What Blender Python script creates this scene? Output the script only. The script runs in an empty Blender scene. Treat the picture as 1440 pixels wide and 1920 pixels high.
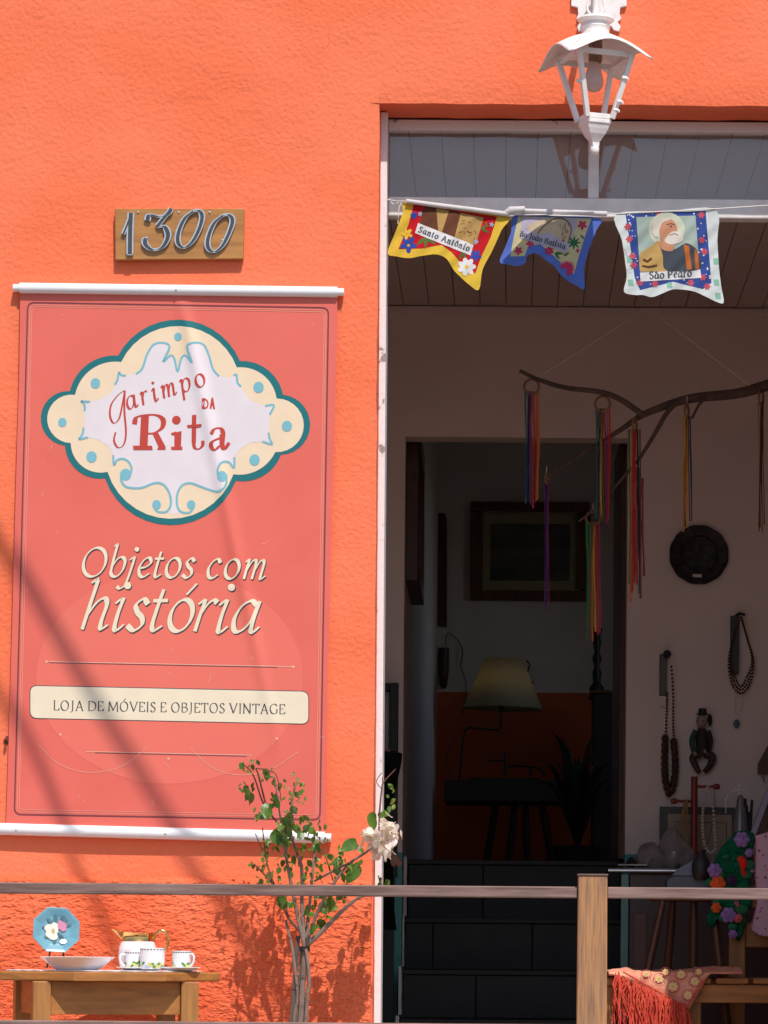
import bpy, bmesh, math, random
from mathutils import Vector, Matrix
from mathutils.geometry import tessellate_polygon
from mathutils import noise as mnoise
R = math.radians
random.seed(7)
sc = bpy.context.scene
COL = sc.collection

# ---------------------------------------------------------------- camera, sky, sun, exposure
F = 6500.0            # focal length in photo pixels (1440 x 1920 frame)
D = 10.7              # metres from lens to the facade plane (Y = 0)
EYE = 0.76            # lens height above the raised pavement (Z = 0)
PU, PV = 950.0, 1800.0
ROLL = R(0.45)
cam_d = bpy.data.cameras.new("camera")
cam = bpy.data.objects.new("camera", cam_d)
COL.objects.link(cam)
cam_d.sensor_fit = 'VERTICAL'
cam_d.sensor_height = 36.0
cam_d.lens = F / 1920.0 * 36.0
cam_d.shift_x = -(PU - 720.0) / 1920.0
cam_d.shift_y = (PV - 960.0) / 1920.0
cam_d.clip_end = 500.0
cam.matrix_world = Matrix.Translation((0, -D, EYE)) @ Matrix.Rotation(R(90), 4, 'X') @ Matrix.Rotation(ROLL, 4, 'Z')
sc.camera = cam

SUN = Vector((0.33, -1.0, 1.62)).normalized()      # towards the sun
world = bpy.data.worlds.new("World")
sc.world = world
world.use_nodes = True
wn = world.node_tree.nodes
bg = wn['Background']
sky = wn.new('ShaderNodeTexSky')
sky.sky_type = 'NISHITA'
sky.sun_disc = False
sky.sun_elevation = math.asin(SUN.z)
sky.sun_rotation = math.atan2(SUN.x, SUN.y)
sky.air_density = 1.0
sky.dust_density = 1.2
world.node_tree.links.new(sky.outputs[0], bg.inputs[0])
bg.inputs[1].default_value = 0.14
sun_d = bpy.data.lights.new("sun", 'SUN')
sun_d.energy = 4.3
sun_d.angle = R(0.53)
sun_d.color = (1.0, 0.95, 0.88)
sun = bpy.data.objects.new("sun", sun_d)
COL.objects.link(sun)
sun.matrix_world = Matrix.Translation((6, -14, 20)) @ SUN.to_track_quat('Z', 'Y').to_matrix().to_4x4()
sc.view_settings.view_transform = 'Standard'
sc.view_settings.look = 'None'
sc.view_settings.exposure = 0.05
sc.view_settings.gamma = 1.0
sc.cycles.use_denoising = True
sc.cycles.max_bounces = 10
sc.cycles.diffuse_bounces = 6
sc.cycles.transparent_max_bounces = 12

# ---------------------------------------------------------------- helpers
CR, SR = math.cos(ROLL), math.sin(ROLL)
def W(u, v, Y=0.0):
    """A point of the place seen at photo pixel (u, v), standing in the plane Y."""
    a, b = u - PU, v - PV
    k = (D + Y) / F
    return Vector(((a * CR + b * SR) * k, Y, EYE - (-a * SR + b * CR) * k))
def m_per_px(Y): return (D + Y) / F

def lin(r, g, b):
    f = lambda c: (c / 255 / 12.92) if c / 255 <= 0.04045 else ((c / 255 + 0.055) / 1.055) ** 2.4
    return (f(r), f(g), f(b), 1.0)

def tag(o, label, cat, group=None):
    o['label'] = label; o['category'] = cat
    if group: o['group'] = group
    return o
def thing(name, label, cat, loc=(0, 0, 0), group=None):
    o = bpy.data.objects.new(name, None)
    o.empty_display_size = 0.05
    COL.objects.link(o); o.location = loc
    return tag(o, label, cat, group)
def root_loc(o):
    p = Vector((0, 0, 0))
    while o is not None:
        p += Vector(o.location); o = o.parent
    return p
def link_mesh(name, me, parent=None, loc=None):
    o = bpy.data.objects.new(name, me)
    COL.objects.link(o)
    if parent is not None: o.parent = parent
    if loc is not None: o.location = loc
    return o
def instance(name, me, parent, loc, rot=(0, 0, 0), scale=(1, 1, 1)):
    o = link_mesh(name, me, parent)
    o.location = Vector(loc) - root_loc(parent) if parent is not None else loc
    o.rotation_euler = rot; o.scale = scale
    return o

def catmull(pts, n=6, closed=False):
    pts = [Vector(p) for p in pts]
    if len(pts) < 3 and not closed: 
        return [pts[0].lerp(pts[-1], i / n) for i in range(n + 1)] if len(pts) == 2 else pts
    out = []
    N = len(pts)
    rng = range(N) if closed else range(N - 1)
    for i in rng:
        p0 = pts[(i - 1) % N] if closed or i > 0 else pts[0] * 2 - pts[1]
        p1, p2 = pts[i], pts[(i + 1) % N]
        p3 = pts[(i + 2) % N] if closed or i + 2 < N else pts[-1] * 2 - pts[-2]
        for k in range(n):
            t = k / n
            out.append(0.5 * ((2 * p1) + (p2 - p0) * t + (2 * p0 - 5 * p1 + 4 * p2 - p3) * t * t + (3 * p1 - p0 - 3 * p2 + p3) * t ** 3))
    if not closed: out.append(pts[-1].copy())
    return out

class MB:
    def __init__(s): s.v = []; s.f = []
    def add(s, vs, fs):
        b = len(s.v); s.v += [Vector(p) for p in vs]; s.f += [tuple(i + b for i in f) for f in fs]
        return s
    def box(s, x0, x1, y0, y1, z0, z1):
        return s.add([(x0,y0,z0),(x1,y0,z0),(x1,y1,z0),(x0,y1,z0),(x0,y0,z1),(x1,y0,z1),(x1,y1,z1),(x0,y1,z1)],
                     [(3,2,1,0),(4,5,6,7),(0,1,5,4),(1,2,6,5),(2,3,7,6),(3,0,4,7)])
    def hexa(s, p):   # 8 points: bottom loop then top loop
        return s.add(p, [(3,2,1,0),(4,5,6,7),(0,1,5,4),(1,2,6,5),(2,3,7,6),(3,0,4,7)])
    def bar(s, a, b, w, h, up=(0, 0, 1)):
        a, b = Vector(a), Vector(b); d = (b - a).normalized()
        up = Vector(up)
        x = d.cross(up)
        if x.length < 1e-4: x = d.cross(Vector((0, 1, 0)))
        x.normalize(); y = x.cross(d)
        x *= w / 2; y *= h / 2
        return s.hexa([a-x-y, a+x-y, a+x+y, a-x+y, b-x-y, b+x-y, b+x+y, b-x+y])
    def tube(s, pts, r, n=8, caps=True, closed=False):
        pts = [Vector(p) for p in pts]; N = len(pts)
        rs = [r] * N if not isinstance(r, (list, tuple)) else [r[min(len(r)-1, 0)] if N == 1 else r[0] + 0 for _ in range(N)]
        if isinstance(r, (list, tuple)):
            rs = []
            for i in range(N):
                t = i / (N - 1) * (len(r) - 1); k = min(int(t), len(r) - 2); rs.append(r[k] + (r[k+1] - r[k]) * (t - k))
        b = len(s.v); prev = None
        for i, p in enumerate(pts):
            if closed: t = pts[(i+1) % N] - pts[i-1]
            else: t = pts[min(i+1, N-1)] - pts[max(i-1, 0)]
            t = t.normalized() if t.length > 1e-9 else Vector((0, 0, 1))
            if prev is None:
                u = t.cross(Vector((0, 0, 1)))
                if u.length < 0.1: u = t.cross(Vector((0, 1, 0)))
            else: u = prev - t * prev.dot(t)
            u.normalize(); prev = u; w = t.cross(u)
            for k in range(n):
                a = 2 * math.pi * k / n
                s.v.append(p + (u * math.cos(a) + w * math.sin(a)) * rs[i])
        for i in range(N if closed else N - 1):
            j = (i + 1) % N
            for k in range(n):
                l = (k + 1) % n
                s.f.append((b+i*n+k, b+i*n+l, b+j*n+l, b+j*n+k))
        if caps and not closed:
            s.f.append(tuple(b + k for k in reversed(range(n)))); s.f.append(tuple(b + (N-1)*n + k for k in range(n)))
        return s
    def lathe(s, prof, c, n=24, axis=None, sx=1.0, sy=1.0, rot=0.0):
        c = Vector(c); b = len(s.v); M = axis if axis is not None else Matrix.Identity(3)
        for r, z in prof:
            for k in range(n):
                a = 2 * math.pi * k / n + rot
                s.v.append(c + M @ Vector((r * sx * math.cos(a), r * sy * math.sin(a), z)))
        P = len(prof)
        for i in range(P - 1):
            for k in range(n):
                l = (k + 1) % n
                s.f.append((b+i*n+k, b+i*n+l, b+(i+1)*n+l, b+(i+1)*n+k))
        if prof[0][0] > 1e-6: s.f.append(tuple(b + k for k in reversed(range(n))))
        if prof[-1][0] > 1e-6: s.f.append(tuple(b + (P-1)*n + k for k in range(n)))
        return s
    def ball(s, c, rx, ry=None, rz=None, n=12, m=8):
        ry = ry or rx; rz = rz or rx
        prof = [(max(1e-7, math.sin(math.pi * i / m)), -math.cos(math.pi * i / m)) for i in range(m + 1)]
        b = len(s.v); s.lathe(prof, (0, 0, 0), n)
        for i in range(b, len(s.v)): s.v[i] = Vector((s.v[i].x * rx, s.v[i].y * ry, s.v[i].z * rz)) + Vector(c)
        return s
    def prism(s, loop, off):
        """A closed outline (3D points) thickened by the vector off."""
        n = len(loop); off = Vector(off); loop = [Vector(p) for p in loop]
        tris = tessellate_polygon([loop])
        b = len(s.v); s.v += loop + [p + off for p in loop]
        for t in tris:
            s.f.append((b+t[0], b+t[1], b+t[2])); s.f.append((b+n+t[2], b+n+t[1], b+n+t[0]))
        for i in range(n):
            j = (i + 1) % n; s.f.append((b+i, b+j, b+n+j, b+n+i))
        return s
    def grid(s, fn, nu, nv):
        b = len(s.v)
        for j in range(nv + 1):
            for i in range(nu + 1): s.v.append(Vector(fn(i / nu, j / nv)))
        for j in range(nv):
            for i in range(nu):
                a = b + j * (nu + 1) + i; s.f.append((a, a + 1, a + nu + 2, a + nu + 1))
        return s
    def mesh(s, name, mat, smooth=False, org=None):
        me = bpy.data.meshes.new(name)
        o = Vector(org) if org is not None else Vector((0, 0, 0))
        me.from_pydata([p - o for p in s.v], [], s.f)
        me.validate()
        bm = bmesh.new(); bm.from_mesh(me)
        bmesh.ops.recalc_face_normals(bm, faces=bm.faces); bm.to_mesh(me); bm.free()
        if mat is not None: me.materials.append(mat)
        if smooth:
            me.polygons.foreach_set('use_smooth', [True] * len(me.polygons))
            me.set_sharp_from_angle(angle=R(38))
        return me
    def build(s, name, mat, parent=None, smooth=False, bevel=0.0, solid=0.0):
        org = root_loc(parent) if parent is not None else Vector((0, 0, 0))
        o = link_mesh(name, s.mesh(name, mat, smooth, org), parent)
        if solid:
            m = o.modifiers.new('solid', 'SOLIDIFY'); m.thickness = solid; m.offset = 0
        if bevel:
            m = o.modifiers.new('bevel', 'BEVEL'); m.width = bevel; m.segments = 2; m.limit_method = 'ANGLE'; m.angle_limit = R(40)
        return o

# ---------------------------------------------------------------- materials
MATS = {}
def mat(name, col, rough=0.6, metal=0.0, var=0.12, vscale=6.0, bump=0.0, bscale=60.0, stretch=(1, 1, 1), col2=None, spec=0.5,
        bump2=0.0, b2scale=8.0, trans=0.0, sub=0.0, detail=6.0, dist=0.01, contrast=(0.3, 0.7)):
    if name in MATS: return MATS[name]
    m = bpy.data.materials.new(name); m.use_nodes = True
    nt = m.node_tree; N = nt.nodes; L = nt.links
    b = N['Principled BSDF']
    b.inputs['Roughness'].default_value = rough
    b.inputs['Metallic'].default_value = metal
    b.inputs['Specular IOR Level'].default_value = spec
    col = tuple(col[:3]) + (1,)
    tc = N.new('ShaderNodeNewGeometry'); mp = N.new('ShaderNodeMapping')
    L.new(tc.outputs['Position'], mp.inputs['Vector']); mp.inputs['Scale'].default_value = stretch
    nz = N.new('ShaderNodeTexNoise'); nz.inputs['Scale'].default_value = vscale; nz.inputs['Detail'].default_value = detail
    L.new(mp.outputs[0], nz.inputs['Vector'])
    rp = N.new('ShaderNodeValToRGB')
    c2 = tuple(col2[:3]) + (1,) if col2 is not None else tuple(min(1, c * (1 + var)) for c in col[:3]) + (1,)
    c1 = col if col2 is not None else tuple(c * (1 - var) for c in col[:3]) + (1,)
    rp.color_ramp.elements[0].position = contrast[0]; rp.color_ramp.elements[1].position = contrast[1]
    rp.color_ramp.elements[0].color = c1; rp.color_ramp.elements[1].color = c2
    L.new(nz.outputs['Fac'], rp.inputs['Fac']); L.new(rp.outputs['Color'], b.inputs['Base Color'])
    last = None
    for st, scl, dt in ((bump, bscale, 5.0), (bump2, b2scale, 3.0)):
        if st:
            bz = N.new('ShaderNodeTexNoise'); bz.inputs['Scale'].default_value = scl; bz.inputs['Detail'].default_value = dt
            L.new(mp.outputs[0], bz.inputs['Vector'])
            bp = N.new('ShaderNodeBump'); bp.inputs['Strength'].default_value = st; bp.inputs['Distance'].default_value = dist
            L.new(bz.outputs['Fac'], bp.inputs['Height'])
            if last is not None: L.new(last.outputs[0], bp.inputs['Normal'])
            last = bp
    if last is not None: L.new(last.outputs[0], b.inputs['Normal'])
    if trans:
        tr = N.new('ShaderNodeBsdfTranslucent'); mx = N.new('ShaderNodeMixShader'); mx.inputs[0].default_value = trans
        L.new(rp.outputs['Color'], tr.inputs['Color'])
        L.new(b.outputs[0], mx.inputs[1]); L.new(tr.outputs[0], mx.inputs[2]); L.new(mx.outputs[0], N['Material Output'].inputs[0])
    MATS[name] = m
    return m
def wood(name, c1, c2, grain=(40, 40, 4), rough=0.55, bump=0.25):
    return mat(name, c1, rough=rough, col2=c2, vscale=1.0, stretch=grain, bump=bump, bscale=1.6, detail=8, dist=0.004, contrast=(0.32, 0.68))

def glass(name, refl=1.0):
    m = bpy.data.materials.new(name); m.use_nodes = True
    nt = m.node_tree; N = nt.nodes; L = nt.links
    N.remove(N['Principled BSDF'])
    t = N.new('ShaderNodeBsdfTransparent'); t.inputs[0].default_value = (0.86, 0.88, 0.88, 1)
    g = N.new('ShaderNodeBsdfGlossy'); g.inputs['Roughness'].default_value = 0.015
    fr = N.new('ShaderNodeFresnel'); fr.inputs[0].default_value = 2.0
    mx = N.new('ShaderNodeMixShader')
    L.new(fr.outputs[0], mx.inputs[0]); L.new(t.outputs[0], mx.inputs[1]); L.new(g.outputs[0], mx.inputs[2])
    df = N.new('ShaderNodeBsdfDiffuse'); df.inputs[0].default_value = (0.50, 0.52, 0.58, 1)      # grey-blue film painted in for the reflected sky
    m2 = N.new('ShaderNodeMixShader'); m2.inputs[0].default_value = 0.16
    L.new(mx.outputs[0], m2.inputs[1]); L.new(df.outputs[0], m2.inputs[2]); L.new(m2.outputs[0], N['Material Output'].inputs[0])
    return m
def emit(name, col, s):
    m = bpy.data.materials.new(name); m.use_nodes = True
    b = m.node_tree.nodes['Principled BSDF']
    b.inputs['Base Color'].default_value = (0.8, 0.8, 0.8, 1)
    b.inputs['Emission Color'].default_value = tuple(col) + (1,); b.inputs['Emission Strength'].default_value = s
    return m
def two_tone(name, low, high, z_edge, rough=0.7):
    """House paint in two colours that meet at a painted line at height z_edge."""
    m = mat(name, high, rough=rough, var=0.05, vscale=3.0, bump=0.12, bscale=90)
    nt = m.node_tree; N = nt.nodes; L = nt.links
    b = N['Principled BSDF']; rp = b.inputs['Base Color'].links[0].from_node
    ge = N.new('ShaderNodeNewGeometry'); sp = N.new('ShaderNodeSeparateXYZ'); L.new(ge.outputs['Position'], sp.inputs[0])
    lt = N.new('ShaderNodeMath'); lt.operation = 'LESS_THAN'; L.new(sp.outputs['Z'], lt.inputs[0]); lt.inputs[1].default_value = z_edge
    mx = N.new('ShaderNodeMixRGB'); L.new(lt.outputs[0], mx.inputs[0]); L.new(rp.outputs[0], mx.inputs[1]); mx.inputs[2].default_value = tuple(low[:3]) + (1,)
    L.new(mx.outputs[0], b.inputs['Base Color'])
    return m

M_plaster = mat('orange_plaster', (0.82, 0.155, 0.062), rough=0.85, col2=(0.90, 0.205, 0.098), vscale=2.2, bump=0.5, bscale=70, bump2=0.6, b2scale=11, dist=0.007, spec=0.25)
M_plinth = mat('rough_orange_plaster', (0.80, 0.125, 0.045), rough=0.9, col2=(0.90, 0.19, 0.085), vscale=5, bump=1.0, bscale=40, bump2=0.6, b2scale=100, stretch=(0.75, 1, 1.3), dist=0.018, spec=0.2)
M_white = mat('weathered_white_paint', (0.74, 0.70, 0.68), rough=0.6, var=0.08, vscale=20, bump=0.3, bscale=60, dist=0.004)
M_frame = mat('chipped_frame_paint', (0.30, 0.24, 0.22), rough=0.65, col2=(0.76, 0.70, 0.70), vscale=26, bump=0.35, bscale=50, dist=0.004, contrast=(0.30, 0.36))
M_iwall = two_tone('wall_white_over_turquoise', (0.10, 0.36, 0.36), (0.82, 0.70, 0.65), 1.185)
M_iwall2 = two_tone('wall_white_over_orange', (0.50, 0.09, 0.02), (0.66, 0.60, 0.56), 2.343)
M_iwhite = mat('interior_white_paint', (0.76, 0.67, 0.63), rough=0.75, var=0.05, vscale=3, bump=0.1, bscale=80)
M_ceil = mat('ceiling_board_paint', (0.58, 0.48, 0.44), rough=0.5, var=0.06, vscale=4)
M_dark = mat('dark_gap', (0.01, 0.01, 0.01), rough=0.9)
M_stone = mat('dark_slate_tile', (0.010, 0.010, 0.011), rough=0.6, col2=(0.020, 0.020, 0.022), vscale=9, bump=0.3, bscale=40, dist=0.004)
M_conc = mat('pavement_concrete', (0.44, 0.37, 0.31), rough=0.9, var=0.2, vscale=4, bump=0.4, bscale=60)
M_asph = mat('asphalt', (0.06, 0.06, 0.06), rough=0.9, var=0.25, vscale=3, bump=0.5, bscale=120)
M_railw = wood('painted_rail_wood', (0.13, 0.065, 0.05, 1), (0.30, 0.19, 0.16, 1), grain=(5, 60, 60), rough=0.6)
M_postw = wood('worn_post_wood', (0.50, 0.235, 0.09, 1), (0.25, 0.13, 0.075, 1), grain=(150, 150, 9), rough=0.6, bump=0.5)
M_honey = wood('honey_wood', (0.46, 0.18, 0.04, 1), (0.28, 0.11, 0.025, 1), grain=(5, 30, 55))
M_honeyv = wood('honey_wood_upright', (0.42, 0.19, 0.05, 1), (0.27, 0.11, 0.028, 1), grain=(40, 40, 5))
M_brown = wood('brown_wood', (0.13, 0.045, 0.018, 1), (0.075, 0.024, 0.010, 1), grain=(40, 40, 5), rough=0.4)
M_redw = mat('red_lacquer', (0.22, 0.018, 0.012), rough=0.35, var=0.1)
M_black = mat('black_paint', (0.012, 0.011, 0.011), rough=0.5)
M_blackcloth = mat('black_cloth', (0.008, 0.008, 0.009), rough=0.95, spec=0.1)
M_chrome = mat('brushed_chrome', (0.6, 0.6, 0.62), rough=0.25, metal=1.0)
M_alum = mat('banner_rod_enamel', (0.80, 0.79, 0.80), rough=0.35, var=0.03, vscale=30)
M_zinc = mat('zinc_digit', (0.46, 0.50, 0.54), rough=0.4, metal=0.2, var=0.1, vscale=60)
M_inlay = mat('slate_inlay', (0.045, 0.052, 0.065), rough=0.5)
M_skin = mat('skin', (0.42, 0.22, 0.15), rough=0.55, var=0.05)
M_glass = glass('window_glass')
def add_cracks(m, scale, width, dark):
    """Hairline cracks and scuffs in the plaster: warped cell edges, broken up by noise."""
    nt = m.node_tree; N = nt.nodes; L = nt.links; b = N['Principled BSDF']
    src = b.inputs['Base Color'].links[0].from_socket
    ge = N.new('ShaderNodeNewGeometry')
    wz = N.new('ShaderNodeTexNoise'); wz.inputs['Scale'].default_value = 3.0; L.new(ge.outputs['Position'], wz.inputs['Vector'])
    ad = N.new('ShaderNodeVectorMath'); ad.operation = 'MULTIPLY_ADD'; ad.inputs[1].default_value = (0.5, 0.5, 0.5)
    L.new(wz.outputs['Color'], ad.inputs[0]); L.new(ge.outputs['Position'], ad.inputs[2])
    vo = N.new('ShaderNodeTexVoronoi'); vo.feature = 'DISTANCE_TO_EDGE'; vo.inputs['Scale'].default_value = scale; L.new(ad.outputs[0], vo.inputs['Vector'])
    lt = N.new('ShaderNodeMath'); lt.operation = 'LESS_THAN'; lt.inputs[1].default_value = width; L.new(vo.outputs['Distance'], lt.inputs[0])
    nz = N.new('ShaderNodeTexNoise'); nz.inputs['Scale'].default_value = 4.0; L.new(ge.outputs['Position'], nz.inputs['Vector'])
    gt = N.new('ShaderNodeMath'); gt.operation = 'GREATER_THAN'; gt.inputs[1].default_value = 0.60; L.new(nz.outputs['Fac'], gt.inputs[0])
    mu = N.new('ShaderNodeMath'); mu.operation = 'MULTIPLY'; L.new(lt.outputs[0], mu.inputs[0]); L.new(gt.outputs[0], mu.inputs[1])
    sc2 = N.new('ShaderNodeMath'); sc2.operation = 'MULTIPLY'; sc2.inputs[1].default_value = dark; L.new(mu.outputs[0], sc2.inputs[0])
    mx = N.new('ShaderNodeMixRGB'); L.new(sc2.outputs[0], mx.inputs[0]); L.new(src, mx.inputs[1]); mx.inputs[2].default_value = (0.35, 0.06, 0.02, 1)
    L.new(mx.outputs[0], b.inputs['Base Color'])
add_cracks(M_plaster, 1.9, 0.0022, 0.22)


# ---------------------------------------------------------------- the setting: street, pavement, facade, vestibule, stairs, back room
def structure(name, mb, m, parent=None, **k):
    o = mb.build(name, m, parent, **k)
    if parent is None: o['kind'] = 'structure'
    return o
structure('street', MB().box(-60, 60, -70, -1.62, -1.0, -0.84), M_asph)
structure('pavement', MB().box(-14, 14, -1.62, 0.0, -0.98, 0.0), M_conc)

XL, XR, ZT = W(704.5, 1000).x, W(1514, 1000).x, W(1100, 196).z
ZB, WT = -0.2, 0.20            # wall bottom, wall thickness
REV = 0.19                     # depth of the frame inside the opening
bld = thing('shop_building', 'orange plastered shop front with a wide open doorway', 'building', (0, 0, 0))
def wall_sheet(x0, x1, z0, z1, step, wob):
    """Front face of hand-trowelled plaster: a grid with slow unevenness; edges given in wob are ragged."""
    nx, nz = max(2, int((x1 - x0) / step)), max(2, int((z1 - z0) / step))
    def fn(a, b):
        x, z = x0 + (x1 - x0) * a, z0 + (z1 - z0) * b
        y = 0.0035 * mnoise.noise((x * 1.6, z * 1.6, 3.1)) + 0.0022 * mnoise.noise((x * 5, z * 5, 9.7))
        if 'r' in wob and a == 1: x += 0.0035 * mnoise.noise((0.3, z * 9, 1)) ; y += 0.003
        if 'b' in wob and b == 0: z += 0.0035 * mnoise.noise((x * 9, 4.2, 1)) ; y += 0.003
        if 'r' in wob and a == 1 and 'e' in wob: y = 0.003
        return (x, y, z)
    return MB().grid(fn, nx, nz), nx, nz
wl = MB()
for (x0, x1, z0, z1, wob) in ((-4.2, XL, ZB, ZT, 'r'), (-4.2, XL, ZT, 6.4, ''), (XL, XR, ZT, 6.4, 'b'), (XR, 5.0, ZB, 6.4, '')):
    g, nx, nz = wall_sheet(x0, x1, z0, z1, 0.035, wob)
    b0 = len(wl.v); wl.add(g.v, g.f)
    if 'r' in wob:      # the left reveal
        idx = [b0 + j * (nx + 1) + nx for j in range(nz + 1)]
        b = len(wl.v); wl.v += [Vector((wl.v[i].x + 0.002, WT, wl.v[i].z)) for i in idx]
        wl.f += [(idx[j], b + j, b + j + 1, idx[j + 1]) for j in range(nz)]
    if 'b' in wob:      # the soffit
        idx = [b0 + i for i in range(nx + 1)]
        b = len(wl.v); wl.v += [Vector((wl.v[i].x, WT, wl.v[i].z + 0.002)) for i in idx]
        wl.f += [(idx[j], idx[j + 1], b + j + 1, b + j) for j in range(nx)]
wl.box(-4.2, XL - 0.004, 0.02, WT, ZB, 6.4).box(XR + 0.004, 5.0, 0.02, WT, ZB, 6.4).box(XL - 0.003, XR + 0.003, 0.02, WT, ZT + 0.004, 6.4)
wl.build('wall', M_plaster, bld, smooth=True)
# the rougher, slightly proud lower band of the wall, with a sloping top edge
zp = W(350, 1652).z
pl = MB()
def plinth(a, b, x0=-4.2, x1=XL - 0.004):
    x = x0 + (x1 - x0) * a
    prof = [(-0.0165, ZB), (-0.0165, zp - 0.012), (-0.014, zp - 0.002), (-0.002, zp + 0.010), (0.004, zp + 0.012)]
    t = b * 4; i = min(3, int(t)); u = t - i
    y = prof[i][0] + (prof[i+1][0] - prof[i][0]) * u; z = prof[i][1] + (prof[i+1][1] - prof[i][1]) * u
    return (x, y + 0.004 * mnoise.noise((x * 3, z * 3, 0.5)) * (1 if b < 0.8 else 0.4), z + (0.003 * mnoise.noise((x * 4, 1, 1)) if i > 0 else 0))
pl.grid(plinth, 110, 16)
b = len(pl.v)
pl.add([(XL - 0.004, -0.017, ZB), (XL - 0.004, 0.02, ZB), (XL - 0.004, 0.02, zp), (XL - 0.004, -0.017, zp - 0.01)], [(0, 1, 2, 3)])
pl.build('plinth', M_plinth, bld, smooth=True)
# door frame: posts, head, transom bar, mullion and two panes
fy0, fy1 = REV, REV + 0.055
z_head, z_bar1, z_bar0 = W(1100, 246, REV).z, W(1100, 372, REV).z, W(1100, 408, REV).z
xm = W(1113, 330, REV).x
fw = 0.023
frame = thing('door_frame', 'chipped white wooden door frame with a transom window over the doorway', 'door frame', (XL, REV, ZB))
MB().box(XL + 0.001, XL + fw, fy0 - 0.09, fy1, ZB, ZT - 0.003).build('post', M_frame, frame, bevel=0.003)
MB().box(XR - fw, XR - 0.001, fy0 - 0.09, fy1, ZB, ZT - 0.003).build('post', M_frame, frame, bevel=0.003)
MB().box(XL + fw + 0.001, XR - fw - 0.001, fy0, fy1, z_head, ZT - 0.004).build('head', M_frame, frame, bevel=0.003)
MB().box(XL + fw + 0.001, XR - fw - 0.001, fy0 - 0.004, fy1, z_bar0, z_bar1).build('transom_bar', M_white, frame, bevel=0.004)
MB().box(xm - 0.017, xm + 0.017, fy0 + 0.002, fy1 - 0.003, z_bar1 + 0.001, z_head - 0.001).build('mullion', M_white, frame, bevel=0.003)
for a, b in ((XL + fw, xm - 0.017), (xm + 0.017, XR - fw)):
    MB().add([(a, fy0 + 0.03, z_bar1), (b, fy0 + 0.03, z_bar1), (b, fy0 + 0.03, z_head), (a, fy0 + 0.03, z_head)], [(0, 1, 2, 3)]).build('pane', M_glass, frame)

# vestibule
YW = 3.10                                  # its inner wall, pierced by the opening to the stairs
FZ = 0.15
CZ = W(950, 575, YW).z
VX0, VX1 = -1.45, 1.95
oxl, oxr, ozt = W(757, 1200, YW).x, W(1175, 1200, YW).x, W(960, 820, YW).z
structure('vestibule_floor', MB().box(VX0, VX1, 0.0, YW + 0.15, -0.3, FZ), mat('floor_tile', (0.36, 0.20, 0.13), rough=0.6, var=0.15))
wb = MB()
wb.box(VX0, oxl, YW, YW + 0.14, FZ, CZ + 0.1).box(oxr, VX1, YW, YW + 0.14, FZ, CZ + 0.1).box(oxl, oxr, YW, YW + 0.14, ozt, CZ + 0.1)
structure('wall_inner', wb, M_iwall)
structure('wall_left', MB().box(VX0 - 0.1, VX0, WT, YW + 0.14, FZ, CZ + 0.3), M_iwall)
structure('wall_right', MB().box(VX1, VX1 + 0.1, WT, YW + 0.14, FZ, CZ + 0.3), M_iwall)
structure('cornice', MB().box(VX0, VX1, YW - 0.022, YW - 0.001, CZ - 0.032, CZ - 0.003), M_iwhite, bevel=0.004)
ceil = structure('ceiling', MB().box(VX0, VX1, WT + 0.001, YW + 0.1, CZ + 0.016, CZ + 0.8), M_dark)
bw = 48 * m_per_px(YW)
bmesh_board = MB().box(-bw / 2 + 0.0016, bw / 2 - 0.0016, 0, YW - WT - 0.004, 0, 0.014).mesh('board', M_ceil)
x = VX0 + bw / 2
while x < VX1:
    instance('board', bmesh_board, ceil, (x, WT + 0.002, CZ + random.uniform(0, 0.0012)))
    x += bw

# stairs up to the back room
st = MB().box(oxl + 0.03, oxr - 0.02, 2.40, 3.85, FZ, 0.3)
stairs = structure('stairs', st, M_stone)
steps = [(2.35, 0.34), (2.65, 0.53), (2.95, 0.72), (3.25, 0.927), (3.55, 1.17)]
zprev = FZ
sx0, sx1 = oxl + 0.012, oxr - 0.004
for k, (y, z) in enumerate(steps):
    yn = steps[k + 1][0] if k + 1 < len(steps) else 4.4
    MB().box(sx0, sx1, y + 0.02, yn + 0.03, zprev - 0.05 if k else FZ, z - 0.022).build('step_core', M_dark, stairs)
    MB().box(sx0 - 0.004, sx1, y - 0.012, yn + 0.02, z - 0.02, z).build('tread', M_stone, stairs, bevel=0.003)
    cuts = [sx0] + sorted(W(u, 1750, y).x for u in ((760, 893) if k == 2 else (812, 998) if k == 3 else (790, 1010) if k == 1 else (905,) if k == 4 else (850,))) + [sx1]
    cuts = [c for i, c in enumerate(cuts) if i == 0 or c - cuts[i-1] > 0.02]
    for a, b in zip(cuts[:-1], cuts[1:]):
        MB().box(a + 0.0015, b - 0.0015, y, y + 0.018, zprev + 0.001, z - 0.0215).build('tile', M_stone, stairs, bevel=0.002)
    MB().box(sx0 - 0.030 + 0.012, sx0 - 0.005, y - 0.006, y + 0.05, zprev + 0.01, z + 0.012).build('white_trim', M_iwhite, stairs, bevel=0.002)
    zprev = z
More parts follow.
